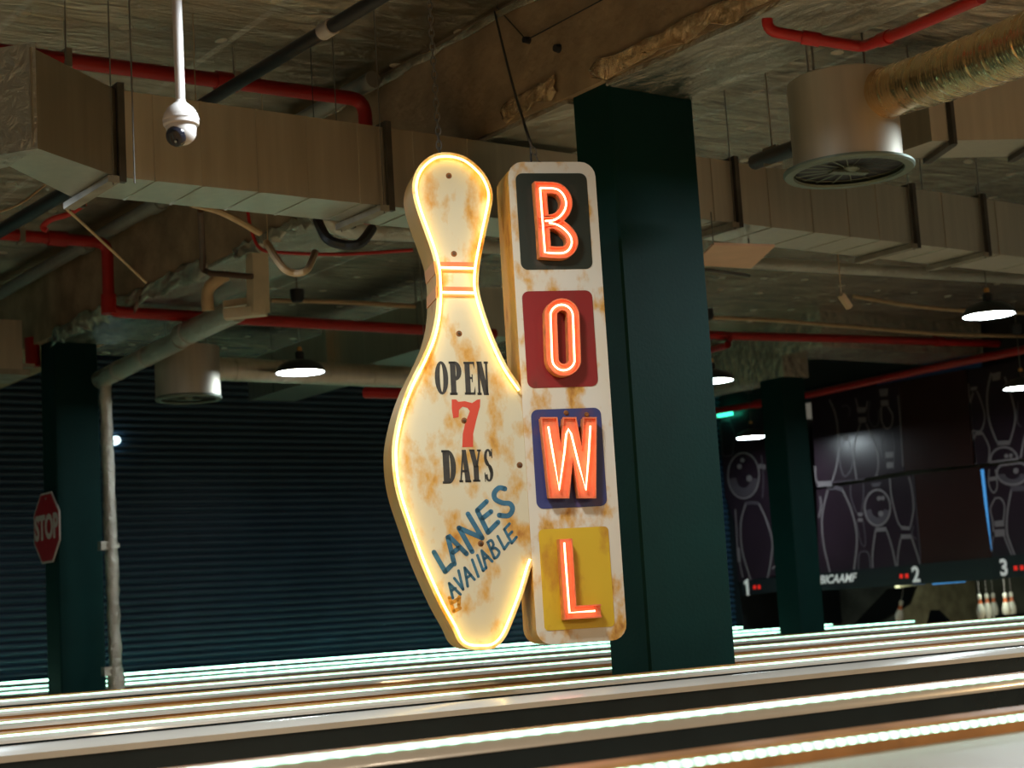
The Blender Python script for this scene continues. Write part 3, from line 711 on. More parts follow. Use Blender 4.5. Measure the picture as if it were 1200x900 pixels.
rail('lane_rail', 6.22, .20, 'lit rail passing just in front of the big column foot', pitch=.09, strength=3)
rail('lane_rail', 7.24, .20, 'lit rail just behind the big column foot', board='wood', pitch=.10, strength=3)
rail('lane_rail', 8.50, .20, 'second lit rail behind the big column', board='wood', pitch=.11, strength=3)
rail('lane_rail', 9.90, .20, 'thin lit rail in front of the left and right columns', pitch=.12, strength=3)
rail('lane_rail', 15.75, .06, 'low lit rail just behind the far columns', pitch=.2, strength=4.5, ls=1)
rail('lane_rail', 17.3, .06, 'farthest low lit rail before the shutter wall', pitch=.2, strength=4.5, ls=1)
rail('lane_rail', 19.2, .07, 'lit strip along the foot of the shutter wall', pitch=.2, strength=9, ls=1.2, x1=18.2)

# ================================================================== AIR DUCTS
def duct_box(mb, x0, x1, y0, y1, z0, z1, mi=0): mb.box((x0, y0, z0), (x1, y1, z1), mi)
def seams(mb, xs, y0, z0, z1, y1, mi=0):
    for x in xs:
        mb.box((x - .006, y0 - .005, z0), (x + .006, y0 + .002, z1), mi); mb.box((x - .006, y0 - .005, z0 - .005), (x + .006, y1, z0 + .002), mi)
def flange(name, par, x, y0, y1, z0, z1):
    m = MB(); t = .03
    m.box((x - .018, y0 - t, z0 - t), (x + .018, y0 + .003, z1 + t)); m.box((x - .018, y1 - .003, z0 - t), (x + .018, y1 + t, z1 + t)); m.box((x - .018, y0, z1 - .003), (x + .018, y1, z1 + t))
    f = m.build(name, MT['flange'], par); f['_o'] = par['_o']
    m = MB(); m.bar((x - .05, y0 - .03, z0 - .02), (x - .05, y1 + .06, z0 - .02), .06, .035); m.build('hanger_angle', MT['angle'], f)
    m = MB()
    for yy in (y0 - .022, y1 + .045): m.tube([(x - .05, yy, z0 - .05), (x - .05, yy, CEIL)], .0035, 6)
    m.build('hanger_rod', MT['rod'], f)
    return f
def duct_long(label, y0, y1, z0, z1, sections, xs_seam, flanges):
    d = thing('air_duct', ((sections[0][0] + sections[-1][1]) / 2, y0, z0), label, 'air duct')
    m = MB()
    for a, b in sections: duct_box(m, a, b, y0, y1, z0, z1)
    seams(m, xs_seam, y0, z0, z1, y1)
    m.build('duct_body', MT['duct'], d)
    for x in flanges: flange('flange', d, x, y0, y1, z0, z1)
    return d
Y0, Y1 = 7.6, 8.0
d1 = thing('air_duct', (4.3, Y0, 2.79), 'long silver rectangular duct running behind the pin head at upper left', 'air duct')
m = MB(); m.box((3.22, Y0, 2.79), (6.5, Y1, 3.24)); seams(m, [3.42, 3.68, 4.0, 4.30, 4.62, 4.98, 5.35], Y0, 2.79, 3.24, Y1); m.build('duct_body', MT['duct'], d1)
m = MB(); zb = 2.79; LA = PZ(38, 172, zb); LB = PZ(5, 192, zb); LC = PZ(100, 236, zb)
m.hexa([(LA.x, LA.y, zb), (3.22, Y0, zb), (3.22, LC.y, zb), (LB.x, LB.y, zb), (LA.x, LA.y, 3.27), (3.22, Y0, 3.24), (3.22, LC.y, 3.24), (LB.x, LB.y, 3.27)])
m.build('angled_section', MT['duct'], d1)
m = MB(); a = Vector((2.60, 7.16, 0))
LD = PZ(-30, 186, 2.78); LE = PZ(-40, 205, 2.78); m.hexa([(LD.x, LD.y, 2.78), (LA.x + .02, LA.y - .012, 2.78), (LB.x + .02, LB.y + .02, 2.78), (LE.x, LE.y, 2.78), (LD.x, LD.y, 3.30), (LA.x + .02, LA.y - .012, 3.29), (LB.x + .02, LB.y + .02, 3.29), (LE.x, LE.y, 3.30)])
m.build('foil_wrap', MT['foilpipe'], d1)
for x in (3.235, 4.80): flange('flange', d1, x, Y0, Y1 if x > 4 else LC.y, 2.79, 3.24)
d2 = duct_long('silver rectangular duct continuing right of the big green column under the round diffuser', 7.6, 8.05, 2.93, 3.34, [(6.6, 13.5)], [7.25, 7.75, 8.15, 8.5, 8.8, 9.5, 10.1, 10.6, 11.2, 11.8], [7.45, 9.17, 9.95])
d3 = thing('air_duct', (8.7, 6.6, 3.3), 'raised dark sheet metal duct at the upper right behind the ribbed hose', 'air duct')
m = MB(); A = Vector((8.21, 6.60, 0)); Bq = Vector((10.2, 5.55, 0)); nn = Vector((.46, .89, 0)) * .42
A2 = Vector((8.21, 6.95, 0)); 
m.hexa([(A.x, A.y, 3.3), (Bq.x, Bq.y, 3.3), (Bq.x + nn.x, Bq.y + nn.y, 3.3), (A2.x, A2.y + .1, 3.3), (A.x, A.y, 3.8), (Bq.x, Bq.y, 3.8), (Bq.x + nn.x, Bq.y + nn.y, 3.8), (A2.x, A2.y + .1, 3.8)])
m.build('duct_body', MT['duct'], d3)
for t in (.06, .32):
    c = A.lerp(Bq, t); m = MB(); dd = (Bq - A).normalized(); no = Vector((dd.y, -dd.x, 0))
    m.bar(Vector((c.x, c.y, 3.27)) + no * .012, Vector((c.x, c.y, 3.82)) + no * .012, .035, .035); m.bar(Vector((c.x, c.y, 3.285)), Vector((c.x, c.y, 3.285)) + nn, .05, .035)
    m.build('flange', MT['flange'], d3)
for xx, yy in ((8.3, 6.8), (9.6, 6.2)):
    m = MB(); m.tube([(xx, yy, 3.8), (xx, yy, CEIL)], .006, 6); m.build('hanger_rod', MT['rod'], d3)
# duct along Y behind the first lamp
d4 = thing('air_duct', (9.1, 16, 3.19), 'dark duct behind the hanging lamp left of the pin', 'air duct')
m = MB(); m.box((8.99, 12.96, 3.19), (9.59, 17.55, 3.67)); m.box((8.91, 15.53, 3.15), (9.0, 15.61, 3.72)); m.build('duct_body', MT['duct'], d4)
m = MB(); m.bar((8.91, 15.57, 3.165), (9.65, 15.57, 3.165), .07, .04); m.build('flange', MT['angle'], d4)
for yy in (13.8, 16.9):
    m = MB(); m.tube([(8.97, yy, 3.19), (8.97, yy, CEIL)], .006, 6); m.build('hanger_rod', MT['rod'], d4)
# end of a duct at the left picture edge
d5 = thing('air_duct', (4.9, 14.4, 2.9), 'grey duct end at the left edge beside the green column', 'air duct')
m = MB(); m.box((3.8, 14.4, 2.93), (5.15, 14.85, 3.38)); m.build('duct_body', MT['duct'], d5)
m = MB(); m.box((3.8, 14.36, 2.88), (5.2, 14.9, 2.93)); m.box((5.15, 14.40, 2.96), (5.26, 14.5, 2.99)); m.build('hanger_angle', MT['angle'], d5)
m = MB(); m.tube([(4.6, 14.6, 3.38), (4.6, 14.6, CEIL)], .006, 6); m.build('hanger_rod', MT['rod'], d5)

# ---- round diffusers
def diffuser(label, c, R, H, zb, flexpts, fr, rf=1.2):
    t = thing('round_diffuser', (c[0], c[1], zb), label, 'air diffuser')
    cc = Vector((c[0], c[1], zb))
    m = MB(); m.lathe([(R, .03), (R, H), (R - .01, H + .008), (.0, H + .008)], cc, 48); m.build('drum', MT['cyl'], t)
    m = MB(); Rf = R * rf
    m.lathe([(Rf - .055, .012), (Rf - .05, 0), (Rf - .008, .0), (Rf, .01), (Rf, .022), (R * .95, .034)], cc, 56); m.build('outer_ring', MT['vane'], t)
    m = MB(); m.lathe([(0, .032), (Rf - .052, .032)], cc, 40); m.build('dark_core', MT['black'], t)
    m = MB(); n = 18
    for i in range(n):
        a = 2 * pi * i / n; dr = Vector((cos(a), sin(a), 0)); sd = Vector((-sin(a), cos(a), 0))
        p0 = cc + dr * .05 + Z * .02; p1 = cc + dr * (Rf - .05) + Z * .02
        m.hexa([p0 - sd * .002, p1 - sd * .004, p1 + sd * .004 + Z * .002, p0 + sd * .002 + Z * .002, p0 - sd * .002 + Z * .002, p1 - sd * .004 + Z * .002, p1 + sd * .004 + Z * .004, p0 + sd * .002 + Z * .004])
    m.build('swirl_vanes', MT['vane'], t)
    m = MB(); m.lathe([(0, 0), (.03, 0), (.055, .018), (.055, .03)], cc, 16); m.bar(cc + Vector((-.10, .03, .004)), cc + Vector((.10, -.03, .004)), .05, .012); m.build('hub', MT['vane'], t)
    if flexpts:
        P = smooth_line([Vector(p) for p in flexpts], 14); m = MB()
        m.tube([P[0], P[0] + (P[2] - P[0])], fr * 1.06, 28); m.build('collar', MT['cyl'], t)
        fine = []; rr = []; ln = 0
        for i in range(len(P) - 1):
            for k in range(6):
                q = P[i].lerp(P[i + 1], k / 6)
                if fine: ln += (q - fine[-1]).length
                fine.append(q); ph = (ln / .155) % 1.0
                rr.append(fr * (1.0 + .035 * max(0, 1 - abs(ph - .5) / .12) + .010 * sin(ln * 190)))
        m = MB(); m.tube(fine, rr, 28); m.build('ribbed_hose', MT['flexm'], t)
    m = MB()
    for k in (-1, 1): m.tube([cc + Vector((k * R * .7, 0, H)), Vector((cc.x + k * R * .7, cc.y, CEIL))], .006, 6)
    m.build('hanger_rod', MT['rod'], t)
    return t
MT['flexm'] = duct_mat('aluminium_hose', (0.86, 0.62, 0.32), 0.24)
cR = PD(995, 203, 8.45)
fa = PD(1030, 112, 8.35); fb = PD(1120, 82, 7.55); fc = PD(1205, 50, 6.85); fd = PD(1290, 10, 6.2)
diffuser('large round silver drum diffuser with swirl grille hanging at upper right', (cR.x, cR.y), .275, .48, cR.z, [fa, fb, fc, fd], .125)
cL = PD(221, 469, 15.0)
diffuser('distant round drum diffuser hanging beside the sloping drain pipe', (cL.x, cL.y), .29, .47, cL.z, None, 0, rf=1.03)
m = MB(); p0 = PD(250, 432, 15.3); m.tube([p0, p0 + Vector((3.2, .1, 0))], .11, 20); 
for k in range(6): m.tube([p0 + Vector((.5 * k + .2, .016 * k, 0)), p0 + Vector((.5 * k + .25, .016 * k, 0))], .114, 20)
ro = m.build('round_duct', MT['duct'], origin=p0); tag(ro, 'pale round duct leading right from the distant drum diffuser', 'air duct')
# round foil pipe behind the ducts
ya = 9.5
for (xa, xb, lab, bend) in ((5.75, 6.45, 'tan wrapped pipe bending under the left duct', True), (6.7, 13.5, 'tan round pipe below the right duct', False)):
    m = MB(); za = 3.16 if bend else 3.13
    P = [(xa, ya, za), (xb, ya, za + (.03 if bend else .2))]
    if bend: P = [Vector((5.45, ya + .12, za + .16)), Vector((5.5, ya + .04, za + .06)), Vector((5.60, ya, za + .01)), Vector((5.75, ya, za)), Vector((6.45, ya, za + .03))]
    m.tube(smooth_line([Vector(p) for p in P], 5), .062 if bend else .05, 16)
    tag(m.build('wrapped_pipe', MT['foilpipe'], origin=P[0]), lab, 'pipe')
m = MB(); pl = [PZ(*p, 2.72) for p in ((836, 287), (908, 289), (880, 315), (812, 311))]
m.prism([(p.x, p.y) for p in pl], Vector((0, 0, 0)), XV, YV, Z, 2.72, 2.735); plo = m.build('loose_board', MT['peach'], origin=(pl[0].x, pl[0].y, 2.72)); tag(plo, 'peach board panel hanging flat under the right duct', 'panel')
for q in (pl[0], pl[2]):
    m = MB(); m.tube([(q.x, q.y, 2.72), (q.x, q.y, 2.93)], .004, 6); m.build('board_hanger', MT['rod'], plo, origin=(pl[0].x, pl[0].y, 2.72))
m = MB(); a = PZ(806, 313, 2.70); b = PZ(878, 323, 2.70); m.tube([a, b], .012, 8); m.build('support_bar', MT['flange'], plo, origin=(pl[0].x, pl[0].y, 2.72))

# ================================================================== PIPES
def pipe(name, pts, r, mat, label, cat='pipe', joints=(), bend=0, seg=12, clips=()):
    pts = [Vector(p) for p in pts]
    if bend:   # round the corners
        Q = [pts[0]]
        for i in range(1, len(pts) - 1):
            a = (pts[i - 1] - pts[i]).normalized(); b = (pts[i + 1] - pts[i]).normalized()
            for k in range(6): t = k / 5; Q.append((pts[i] + a * bend) * (1 - t) ** 2 + pts[i] * 2 * t * (1 - t) + (pts[i] + b * bend) * t * t)
        Q.append(pts[-1])
    else: Q = pts
    t = thing(name, pts[0], label, cat)
    m = MB(); m.tube(Q, r, seg); m.build('pipe_run', MT[mat], t)
    for c, d in joints:
        m = MB(); c = Vector(c); d = Vector(d).normalized(); m.tube([c - d * r * 1.6, c + d * r * 1.6], r * 1.28, seg); m.build('coupling', MT[mat], t)
    for c in clips:
        m = MB(); c = Vector(c); m.tube([c + XV * r * .1 - Z * r * 1.15, Vector((c.x, c.y, CEIL))], .005, 6); m.box(c - Vector((.02, r * 1.2, r * 1.2)), c + Vector((.02, r * 1.2, r * 1.2)))
        m.build('clip_hanger', MT['angle'], t)
    return t
yp = 8.72; zp = 3.80
pipe('sprinkler_pipe', [(0.6, yp, zp - .075), (5.36, yp, zp), (5.36, yp, 3.0)], .045, 'red', 'thick red pipe along the top left ending in a downward elbow', bend=.1, joints=[((2.9, yp, zp - .04), XV), ((4.4, yp, zp - .015), XV)], clips=[(4.45, yp, zp - .015), (3.4, yp, zp - .03)])
yp = 12.85
e3 = PY(455, 378, yp)
pipe('sprinkler_pipe', [(2.6, yp, 3.77), (5.33, yp, 3.77), (5.33, yp, 3.19), (e3.x + 1.2, yp, 3.19)], .05, 'red', 'red pipe that steps down below the concrete beam at left', bend=.1, joints=[((5.33, yp, 3.25), Z), ((4.9, yp, 3.77), XV)], clips=[(4.6, yp, 3.77), (6.3, yp, 3.19)])
pipe('sprinkler_pipe', [PY(808, 392, 14.0), PY(1000, 397, 14.0), PY(1210, 404, 14.0)], .05, 'red', 'long level red pipe above the far right column', joints=[(PY(1100, 400, 14.0), XV)])
a, b = PX(1215, 407, 18.0), PX(1100, 429, 18.0)
pipe('sprinkler_pipe', [PX(1230, 404, 18.0), PX(1100, 429.5, 18.0), PX(950, 462, 18.0), PX(815, 486, 18.0)], .055, 'red', 'red pipe slanting along the top of the lane end panels', joints=[(PX(890, 472.5, 18.0), YV)])
pipe('sprinkler_pipe', [PY(857, 393, 14.0), PY(853, 404, 13.9), PZ(807, 417, 3.55)], .04, 'red', 'short red branch pipe just right of the big column')
pipe('sprinkler_pipe', [PD(899, 22, 7.6), PD(899, 36, 7.6), PD(950, 45, 7.6), PD(1010, 55, 7.6), PD(1060, 36, 7.2), PD(1150, -3, 6.6)], .026, 'red', 'bent red sprinkler pipe at the top right of the ceiling', bend=.05, joints=[(PD(950, 45, 7.6), PD(1010, 55, 7.6) - PD(950, 45, 7.6)), (PD(1037, 45, 7.38), PD(1060, 36, 7.2) - PD(1010, 55, 7.6))])
pipe('sprinkler_pipe', [PY(37, 396, 15.2), PY(39, 430, 15.2)], .07, 'red', 'red vertical pipe stub between the duct end and green column')
pipe('sprinkler_pipe', [PD(428, 460, 14.5), PD(520, 462, 14.2)], .05, 'red', 'red pipe end peeping out left of the pin belly', clips=[PD(500, 461.5, 14.25)])
# black pipe with white collar
t = pipe('drain_pipe', [(4.06, 8.75, 3.5), (4.14, 5.6, 3.5)], .036, 'black', 'black pipe with white collar at the top left')
c = PZ(384, 34, 3.5); m = MB(); m.tube([c - YV * .05, c + YV * .05], .044, 14); m.build('white_collar', MT['white'], t)
pipe('drain_pipe', [(4.02, 12.0, 3.5), (4.12, 9.0, 3.5)], .05, 'black', 'black pipe below the left duct end')
t = pipe('drain_pipe', [(5.36, 15.6, 3.86), (5.36, 8.6, 3.90)], .055, 'grey', 'long grey pipe fixed along the left concrete beam', joints=[((5.36, 11.9, 3.88), YV), ((5.36, 13.4, 3.87), YV)])
# foil wrapped sloping drain and its downpipe
dp = thing('drain_pipe', (5.94, 14.6, 0), 'pale foil wrapped downpipe beside the left green column', 'pipe')
m = MB(); P = [Vector((5.95, 14.5, 0.0)), Vector((5.95, 14.5, 1.4)), Vector((5.93, 14.5, 2.9))]; rnd = random.Random(2)
Q = []; R_ = []
for i in range(50):
    t_ = i / 49; Q.append(Vector((5.985 - .03 * t_ + rnd.uniform(-.004, .004), 14.5, 2.9 * t_))); R_.append(.058 + rnd.uniform(-.006, .006) + (.02 if t_ < .07 else 0))
m.tube(Q, R_, 12); m.build('pipe_run', MT['foilpipe'], dp)
for zz in (.22, 1.35):
    m = MB(); m.tube([(5.975, 14.5, zz - .02), (5.975, 14.5, zz + .02)], .074, 12); m.box((5.86, 14.46, zz - .04), (5.93, 14.54, zz + .04)); m.build('pipe_clamp', MT['foilpipe'], dp)
sl = thing('drain_pipe', (5.9, 14.4, 2.9), 'thick shiny foil pipe sloping from the downpipe to the white pipe frame', 'pipe')
s0 = Vector((5.93, 14.55, 2.89)); s1 = PZ(212, 398, 2.99); s2 = PZ(278, 368, 3.06)
m = MB(); m.tube([s0, s0.lerp(s1, .5), s1], .085, 18); m.build('lower_run', MT['foilpipe'], sl)
m = MB(); m.tube([s1 + Z * .03, s2 + Z * .03], .098, 18); m.build('upper_run', MT['foilpipe'], sl)
for t_ in (.25, .6):
    c = s0.lerp(s1, t_); d = (s1 - s0).normalized(); m = MB(); m.tube([c - d * .012, c + d * .012], .09, 18); m.build('tape_band', MT['stopwhite'], sl)
c = s1.lerp(s2, .15) + Z * .03; m = MB(); m.tube([c - d * .012, c + d * .012], .103, 18); m.build('tape_band', MT['stopwhite'], sl)
# pale pipe frame (foil covered elbow) under the beam
D = 12.2
fr = thing('pipe_frame', PD(300, 365, D), 'pale cream square pipe elbow below the concrete beam', 'pipe')
m = MB(); m.bar(PD(263, 369, D), PD(312, 364, D), .10, .07); m.bar(PD(303, 367, D), PD(301, 296, D), .11, .13, upv=XV); m.bar(PD(262, 357, D + .1), PD(300, 352, D + .1), .05, .05)
m.build('elbow_run', MT['pvc'], fr)
m = MB(); m.tube(smooth_line([PD(244, 364, D), PD(243, 344, D), PD(250, 332, D), PD(266, 322, D)], 5), .045, 14); m.build('small_elbow', MT['tan'], fr)
m = MB(); m.tube([PD(235, 246, D - 1.2), PD(238, 316, D), PD(246, 320, D - .2), PD(296, 324, D - .3)], .022, 8); tag(m.build('iron_bracket', MT['brown'], origin=PD(238, 316, D)), 'brown iron bracket rod beside the pale pipe elbow', 'bracket')
# flexible conduits and cables
def cable(name, pts, r, mat, label, k=6, seg=8, hang=None):
    P = smooth_line([Vector(p) for p in pts], k); m = MB(); m.tube(P, r, seg)
    if hang is not None: h = P[hang]; m.tube([h, Vector((h.x, h.y, CEIL))], .003, 5)
    return tag(m.build(name, MT[mat], origin=P[0]), label, 'cable')
cable('flexible_conduit', [PD(224, 239, 9.2), PD(262, 250, 9.6), PD(304, 273, 10)], .020, 'tan', 'tan flexible conduit coming out under the left duct', hang=2)
cable('flexible_conduit', [PD(312, 284, 10.2), PD(330, 312, 10), PD(345, 320, 10), PD(360, 316, 10), PD(369, 296, 10.4)], .022, 'tan', 'tan conduit loop hanging below the left duct', hang=1)
cable('flexible_hose', [PD(372, 258, 9.8), PD(384, 280, 9.6), PD(405, 287, 9.6), PD(422, 285, 9.6), PD(436, 268, 9.9)], .030, 'black', 'short black hose sagging under the wrapped pipe', hang=1)
cable('red_cable', [PD(290, 245, 10.5), PD(294, 268, 10.5), PD(305, 291, 10.5), PD(330, 296, 10.5), PD(400, 298, 10.5), PD(484, 293, 10.5)], .011, 'red', 'thin red cable hanging level left of the pin neck')
cable('red_cable', [PD(100, 238, 10), PD(80, 251, 10), PD(60, 257, 10), PD(50, 266, 10), PD(55, 270, 10)], .018, 'red', 'short red cable above the stepped red pipe')
cable('thin_rod', [PD(76, 243, 9.5), PD(120, 283, 10.2), PD(171, 331, 11)], .009, 'tan', 'thin tan rod slanting across the red pipe elbow', k=2)
cable('thin_rod', [PD(-5, 250, 9), PD(25, 238, 9.2), PD(55, 215, 9.4)], .006, 'tan', 'pale thin cable at the left edge below the duct')
lc = PY(313, 351, 13.6); 
for (pts, lab) in (([PY(318, 352, 13.6), PY(400, 354, 13.6), PY(486, 359, 13.6)], 'tan conduit holding the lamp left of the pin'),
                   ([PY(806, 371, 13.5), PY(900, 375, 13.5), PY(1000, 383, 13.5), PY(1100, 391, 13.5), PY(1200, 394, 13.5)], 'lower tan conduit across the right ceiling'),
                   ([PY(1000, 347, 12.5), PY(1060, 357, 12.5), PY(1130, 364, 12.5), PY(1210, 367, 12.5)], 'upper tan conduit sagging behind the right lamp')):
    cable('cable_conduit', pts, .022, 'tan', lab)
m = MB(); c = PD(990, 353, 12); m.bar(c + Vector((-.035, 0, .045)), c + Vector((.045, 0, -.045)), .04, .04); m.tube([c + Vector((-.03, 0, .04)), Vector((c.x - .03, c.y, CEIL))], .004, 6)
tag(m.build('junction_box', MT['tan'], origin=c), 'small tilted tan box hanging from the right ceiling', 'box')
# black pipe stub and thin rods by the drum
pipe('drain_pipe', [PD(885, 190, 9.8), PD(935, 172, 9.0)], .045, 'black', 'black pipe stub left of the large drum diffuser', clips=[PD(905, 183, 9.5)])
for (x0, y0, x1, y1, D_, lab) in ((151, -10, 158, 215, 7.2, 'thin ceiling rod left of the white camera'), (946, -10, 948, 95, 8.4, 'thin rod holding the large drum at its left'),):
    m = MB(); p0 = PD(x1, y1, D_); m.tube([p0, Vector((p0.x, p0.y, CEIL))], .004, 6); tag(m.build('hanger_rod', MT['rod'], origin=p0), lab, 'rod')

# ================================================================== PENDANT LAMPS
def pendant(loc, label):
    t = thing('pendant_lamp', loc, label, 'pendant lamp', 'pendant lamps over the lanes'); c = Vector(loc)
    m = MB(); m.lathe([(.225, 0), (.23, .006), (.225, .03), (.19, .075), (.12, .11), (.05, .125), (.04, .13)], c, 36); m.lathe([(.222, .012), (.20, .05), (.05, .11), (0, .115)], c, 36); m.build('shade', MT['shade'], t)
    m = MB(); m.lathe([(0, .004), (.215, .004), (.219, .014)], c, 36); m.build('diffuser', MT['disc'], t)
    m = MB(); m.lathe([(.04, .125), (.042, .19), (.03, .205), (0, .205)], c, 16); m.build('neck', MT['black'], t)
    m = MB(); m.lathe([(.022, .203), (.026, .215), (.022, .245), (0, .25)], c, 14); m.build('socket', MT['brass'], t)
    m = MB(); m.tube([c + Z * .245, c + Z * .68], .005, 6); m.build('cord', MT['rod'], t)
    m = MB(); m.lathe([(0, .67), (.05, .67), (.065, .70), (.068, .785), (.055, .79), (0, .79)], c, 18); m.build('canopy', MT['black'], t)
    m = MB(); m.tube([c + Z * .785, Vector((c.x, c.y, CEIL))], .006, 6); m.build('hanger_rod', MT['rod'], t)
    return t
pts = [((352, 437), 'lit pendant lamp left of the bowling pin'), ((1159, 370), 'largest lit pendant lamp, at the right edge before the panels'), ((835, 447), 'lit pendant lamp half hidden by the big green column'), ((881, 513), 'small lit pendant lamp beside the far right column top'), ((1198, 455), 'small lit pendant lamp cut by the right picture edge')]
p0 = None
for (px, lab) in pts:
    q = PZ(*px, 2.84)
    if p0 is None: p0 = pendant(q, lab)
    else: copy_thing(p0, q, lab)

# ================================================================== SECURITY CAMERA
c = PD(212, 137, 6.0)
sc_ = thing('security_camera', c, 'white dome camera hanging on a white ceiling pole', 'security camera')
m = MB(); m.tube([c + Z * .05, Vector((c.x, c.y, CEIL))], .0175, 16); m.build('pole', MT['white'], sc_)
m = MB(); m.lathe([(.0175, .062), (.022, .052), (.032, .044), (.048, .03), (.060, .010), (.0635, -.004), (.0635, -.006), (.0655, -.008), (.0655, -.014), (.0635, -.016), (.0635, -.030), (.060, -.034), (.056, -.036)], c, 40); m.build('housing', MT['white'], sc_)
m = MB(); prof = [(.054, -.034), (.0535, -.055)]
for i in range(1, 9): t_ = i / 8 * pi / 2; prof.append((.0535 * cos(t_), -.055 - .05 * sin(t_)))
m.lathe(prof, c, 36); ball = m.build('camera_ball', MT['white'], sc_); ball['_o'] = list(c)
tocam = (CP - c).normalized(); lf = -CR
ld = (tocam * .80 + lf * .52 - Z * .30).normalized(); lc_ = c + Vector((0, 0, -.060))
m = MB(); m.lathe([(0, .057), (.022, .057), (.032, .054), (.037, .046), (.039, .034)], lc_, 28, 0, axis=ld); lens = m.build('lens_window', MT['lens'], ball); 
m = MB(); m.lathe([(0, .060), (.006, .060), (.008, .057)], lc_ + Vector((0, 0, .006)), 14, 0, axis=ld)
m.lathe([(0, .060), (.0035, .060), (.005, .057)], lc_ + Vector((.006, -.006, -.014)), 12, 1, axis=ld); m.build('lens', [MT['blackgloss'], MT['grey']], ball)

# ================================================================== STOP SIGN
sc = PX(55, 618.5, 5.56)
st = thing('stop_sign', sc, 'red octagonal stop sign on the left green column', 'sign')
R_ = .325 / cos(pi / 8)
m = MB(); O8 = lambda r: [(r * cos(pi / 8 + i * pi / 4), r * sin(pi / 8 + i * pi / 4)) for i in range(8)]
UU, NN = -YV, XV
m.prism(O8(R_), sc, UU, Z, NN, -.004, .006, 0, 0); m.build('plate', MT['stopwhite'], st)
m = MB(); m.prism(O8(R_ * .945), sc, UU, Z, NN, -.006, -.004, 0, 0); m.build('red_face', MT['stopred'], st)
m = MB(); text_mesh(m, 'STOP', .31, sc - NN * .0062 + Z * -.005, UU, Z, -NN, .002, offset=.012, sx=.80); m.build('word', MT['stopwhite'], st)
m = MB(); m.lathe([(0, -.012), (.01, -.012), (.013, -.005)], sc + Z * .27, 10, 0, axis=XV); m.build('fixing_bolt', MT['angle'], st)
m = MB(); m.box((sc.x + .005, sc.y - .05, sc.z - .2), (5.60, sc.y + .05, sc.z + .2)); m.build('back_bracket', MT['flange'], st)
# little lamps
c = PY(136, 516, 19.40); m = MB(); m.lathe([(0, -.05), (.03, -.05), (.05, -.02), (.055, .05)], c, 14, 0, axis=YV); tag(m.build('wall_light', MT['walllamp'], origin=c), 'tiny white light on the shutter wall by the downpipe', 'light')
a = PX(849, 485, 18.2); m = MB(); m.box(a + Vector((-.05, -.14, -.035)), a + Vector((.05, .12, .04))); tag(m.build('emergency_light', MT['exitgreen'], origin=a), 'small green emergency light above the left end panel', 'light')
a = PX(820, 490, 18.22); b = PX(842, 486, 18.22); m = MB(); m.bar(a, b, .06, .10); tag(m.build('cable_tray', MT['stopwhite'], origin=a), 'pale tray above the leftmost lane end panel', 'tray')

# ================================================================== LANE END PANELS
gx = lambda x: 800 + x / 3
gy = lambda y: 450 + y / 3
MU = -YV
def mk(p, X): q = PX(gx(p[0]), gy(p[1]), X); return Vector((-q.y, q.z))   # u runs along -Y
MO = Vector((0, 0, 0))
def panel(nm, corners, X, mat, label, lines=(), thick=.05, balls=(), solids=()):
    P = [mk(c, X) for c in corners]
    ctr = sum(P, Vector((0, 0))) / len(P)
    o = Vector((X, -ctr.x, min(p.y for p in P)))
    m = MB(); ORG = Vector((X, 0, 0))
    m.prism([(p.x, p.y) for p in P], ORG, MU, Z, XV, 0, thick, 0)
    us = [p.x for p in P]; vs_ = [p.y for p in P]
    clip = lambda q: Vector((max(min(us) + .01, min(max(us) - .01, q.x)), max(min(vs_) + .01, min(max(vs_) - .01, q.y))))
    for pts, w, mi, cl in lines:
        Q = smooth_line([mk(p, X) for p in pts], 4, cl); Q = [clip(q) for q in Q]
        Q = [q for i, q in enumerate(Q) if i == 0 or (q - Q[i - 1]).length > .002]
        if len(Q) > 1: m.ribbon(Q, w, ORG, MU, Z, XV, -.003, 0, mi, closed=cl)
    for pts, mi in solids: m.prism([tuple(clip(mk(p, X))) for p in pts], ORG, MU, Z, XV, -.002, 0, mi)
    for (cx, cy, rx, ry, holes) in balls:
        Q = [clip(mk((cx + rx * cos(t * pi / 14), cy + ry * sin(t * pi / 14)), X)) for t in range(28)]
        m.ribbon(Q, .03, ORG, MU, Z, XV, -.003, 0, 1, closed=True)
        lo = [(cx + rx * .93 * cos(pi * .05 + t * pi * .9 / 12), cy + ry * .93 * sin(pi * .05 + t * pi * .9 / 12)) for t in range(13)] + [(cx + rx * .5 * cos(pi * .95 - t * pi * .9 / 8), cy + ry * .55 * sin(pi * .95 - t * pi * .9 / 8)) for t in range(9)]
        m.prism([tuple(clip(mk(p, X))) for p in lo], ORG, MU, Z, XV, -.002, 0, 2)
        for (hx, hy, hr) in holes: m.prism([tuple(mk((hx + hr * cos(t * pi / 6), hy + hr * 1.15 * sin(t * pi / 6)), X)) for t in range(12)], ORG, MU, Z, XV, -.004, 0, 1)
    return tag(m.build('masking_panel', [mat, MT['line'], MT['linedim']], origin=o), label, 'panel', 'printed panels above the lane ends')
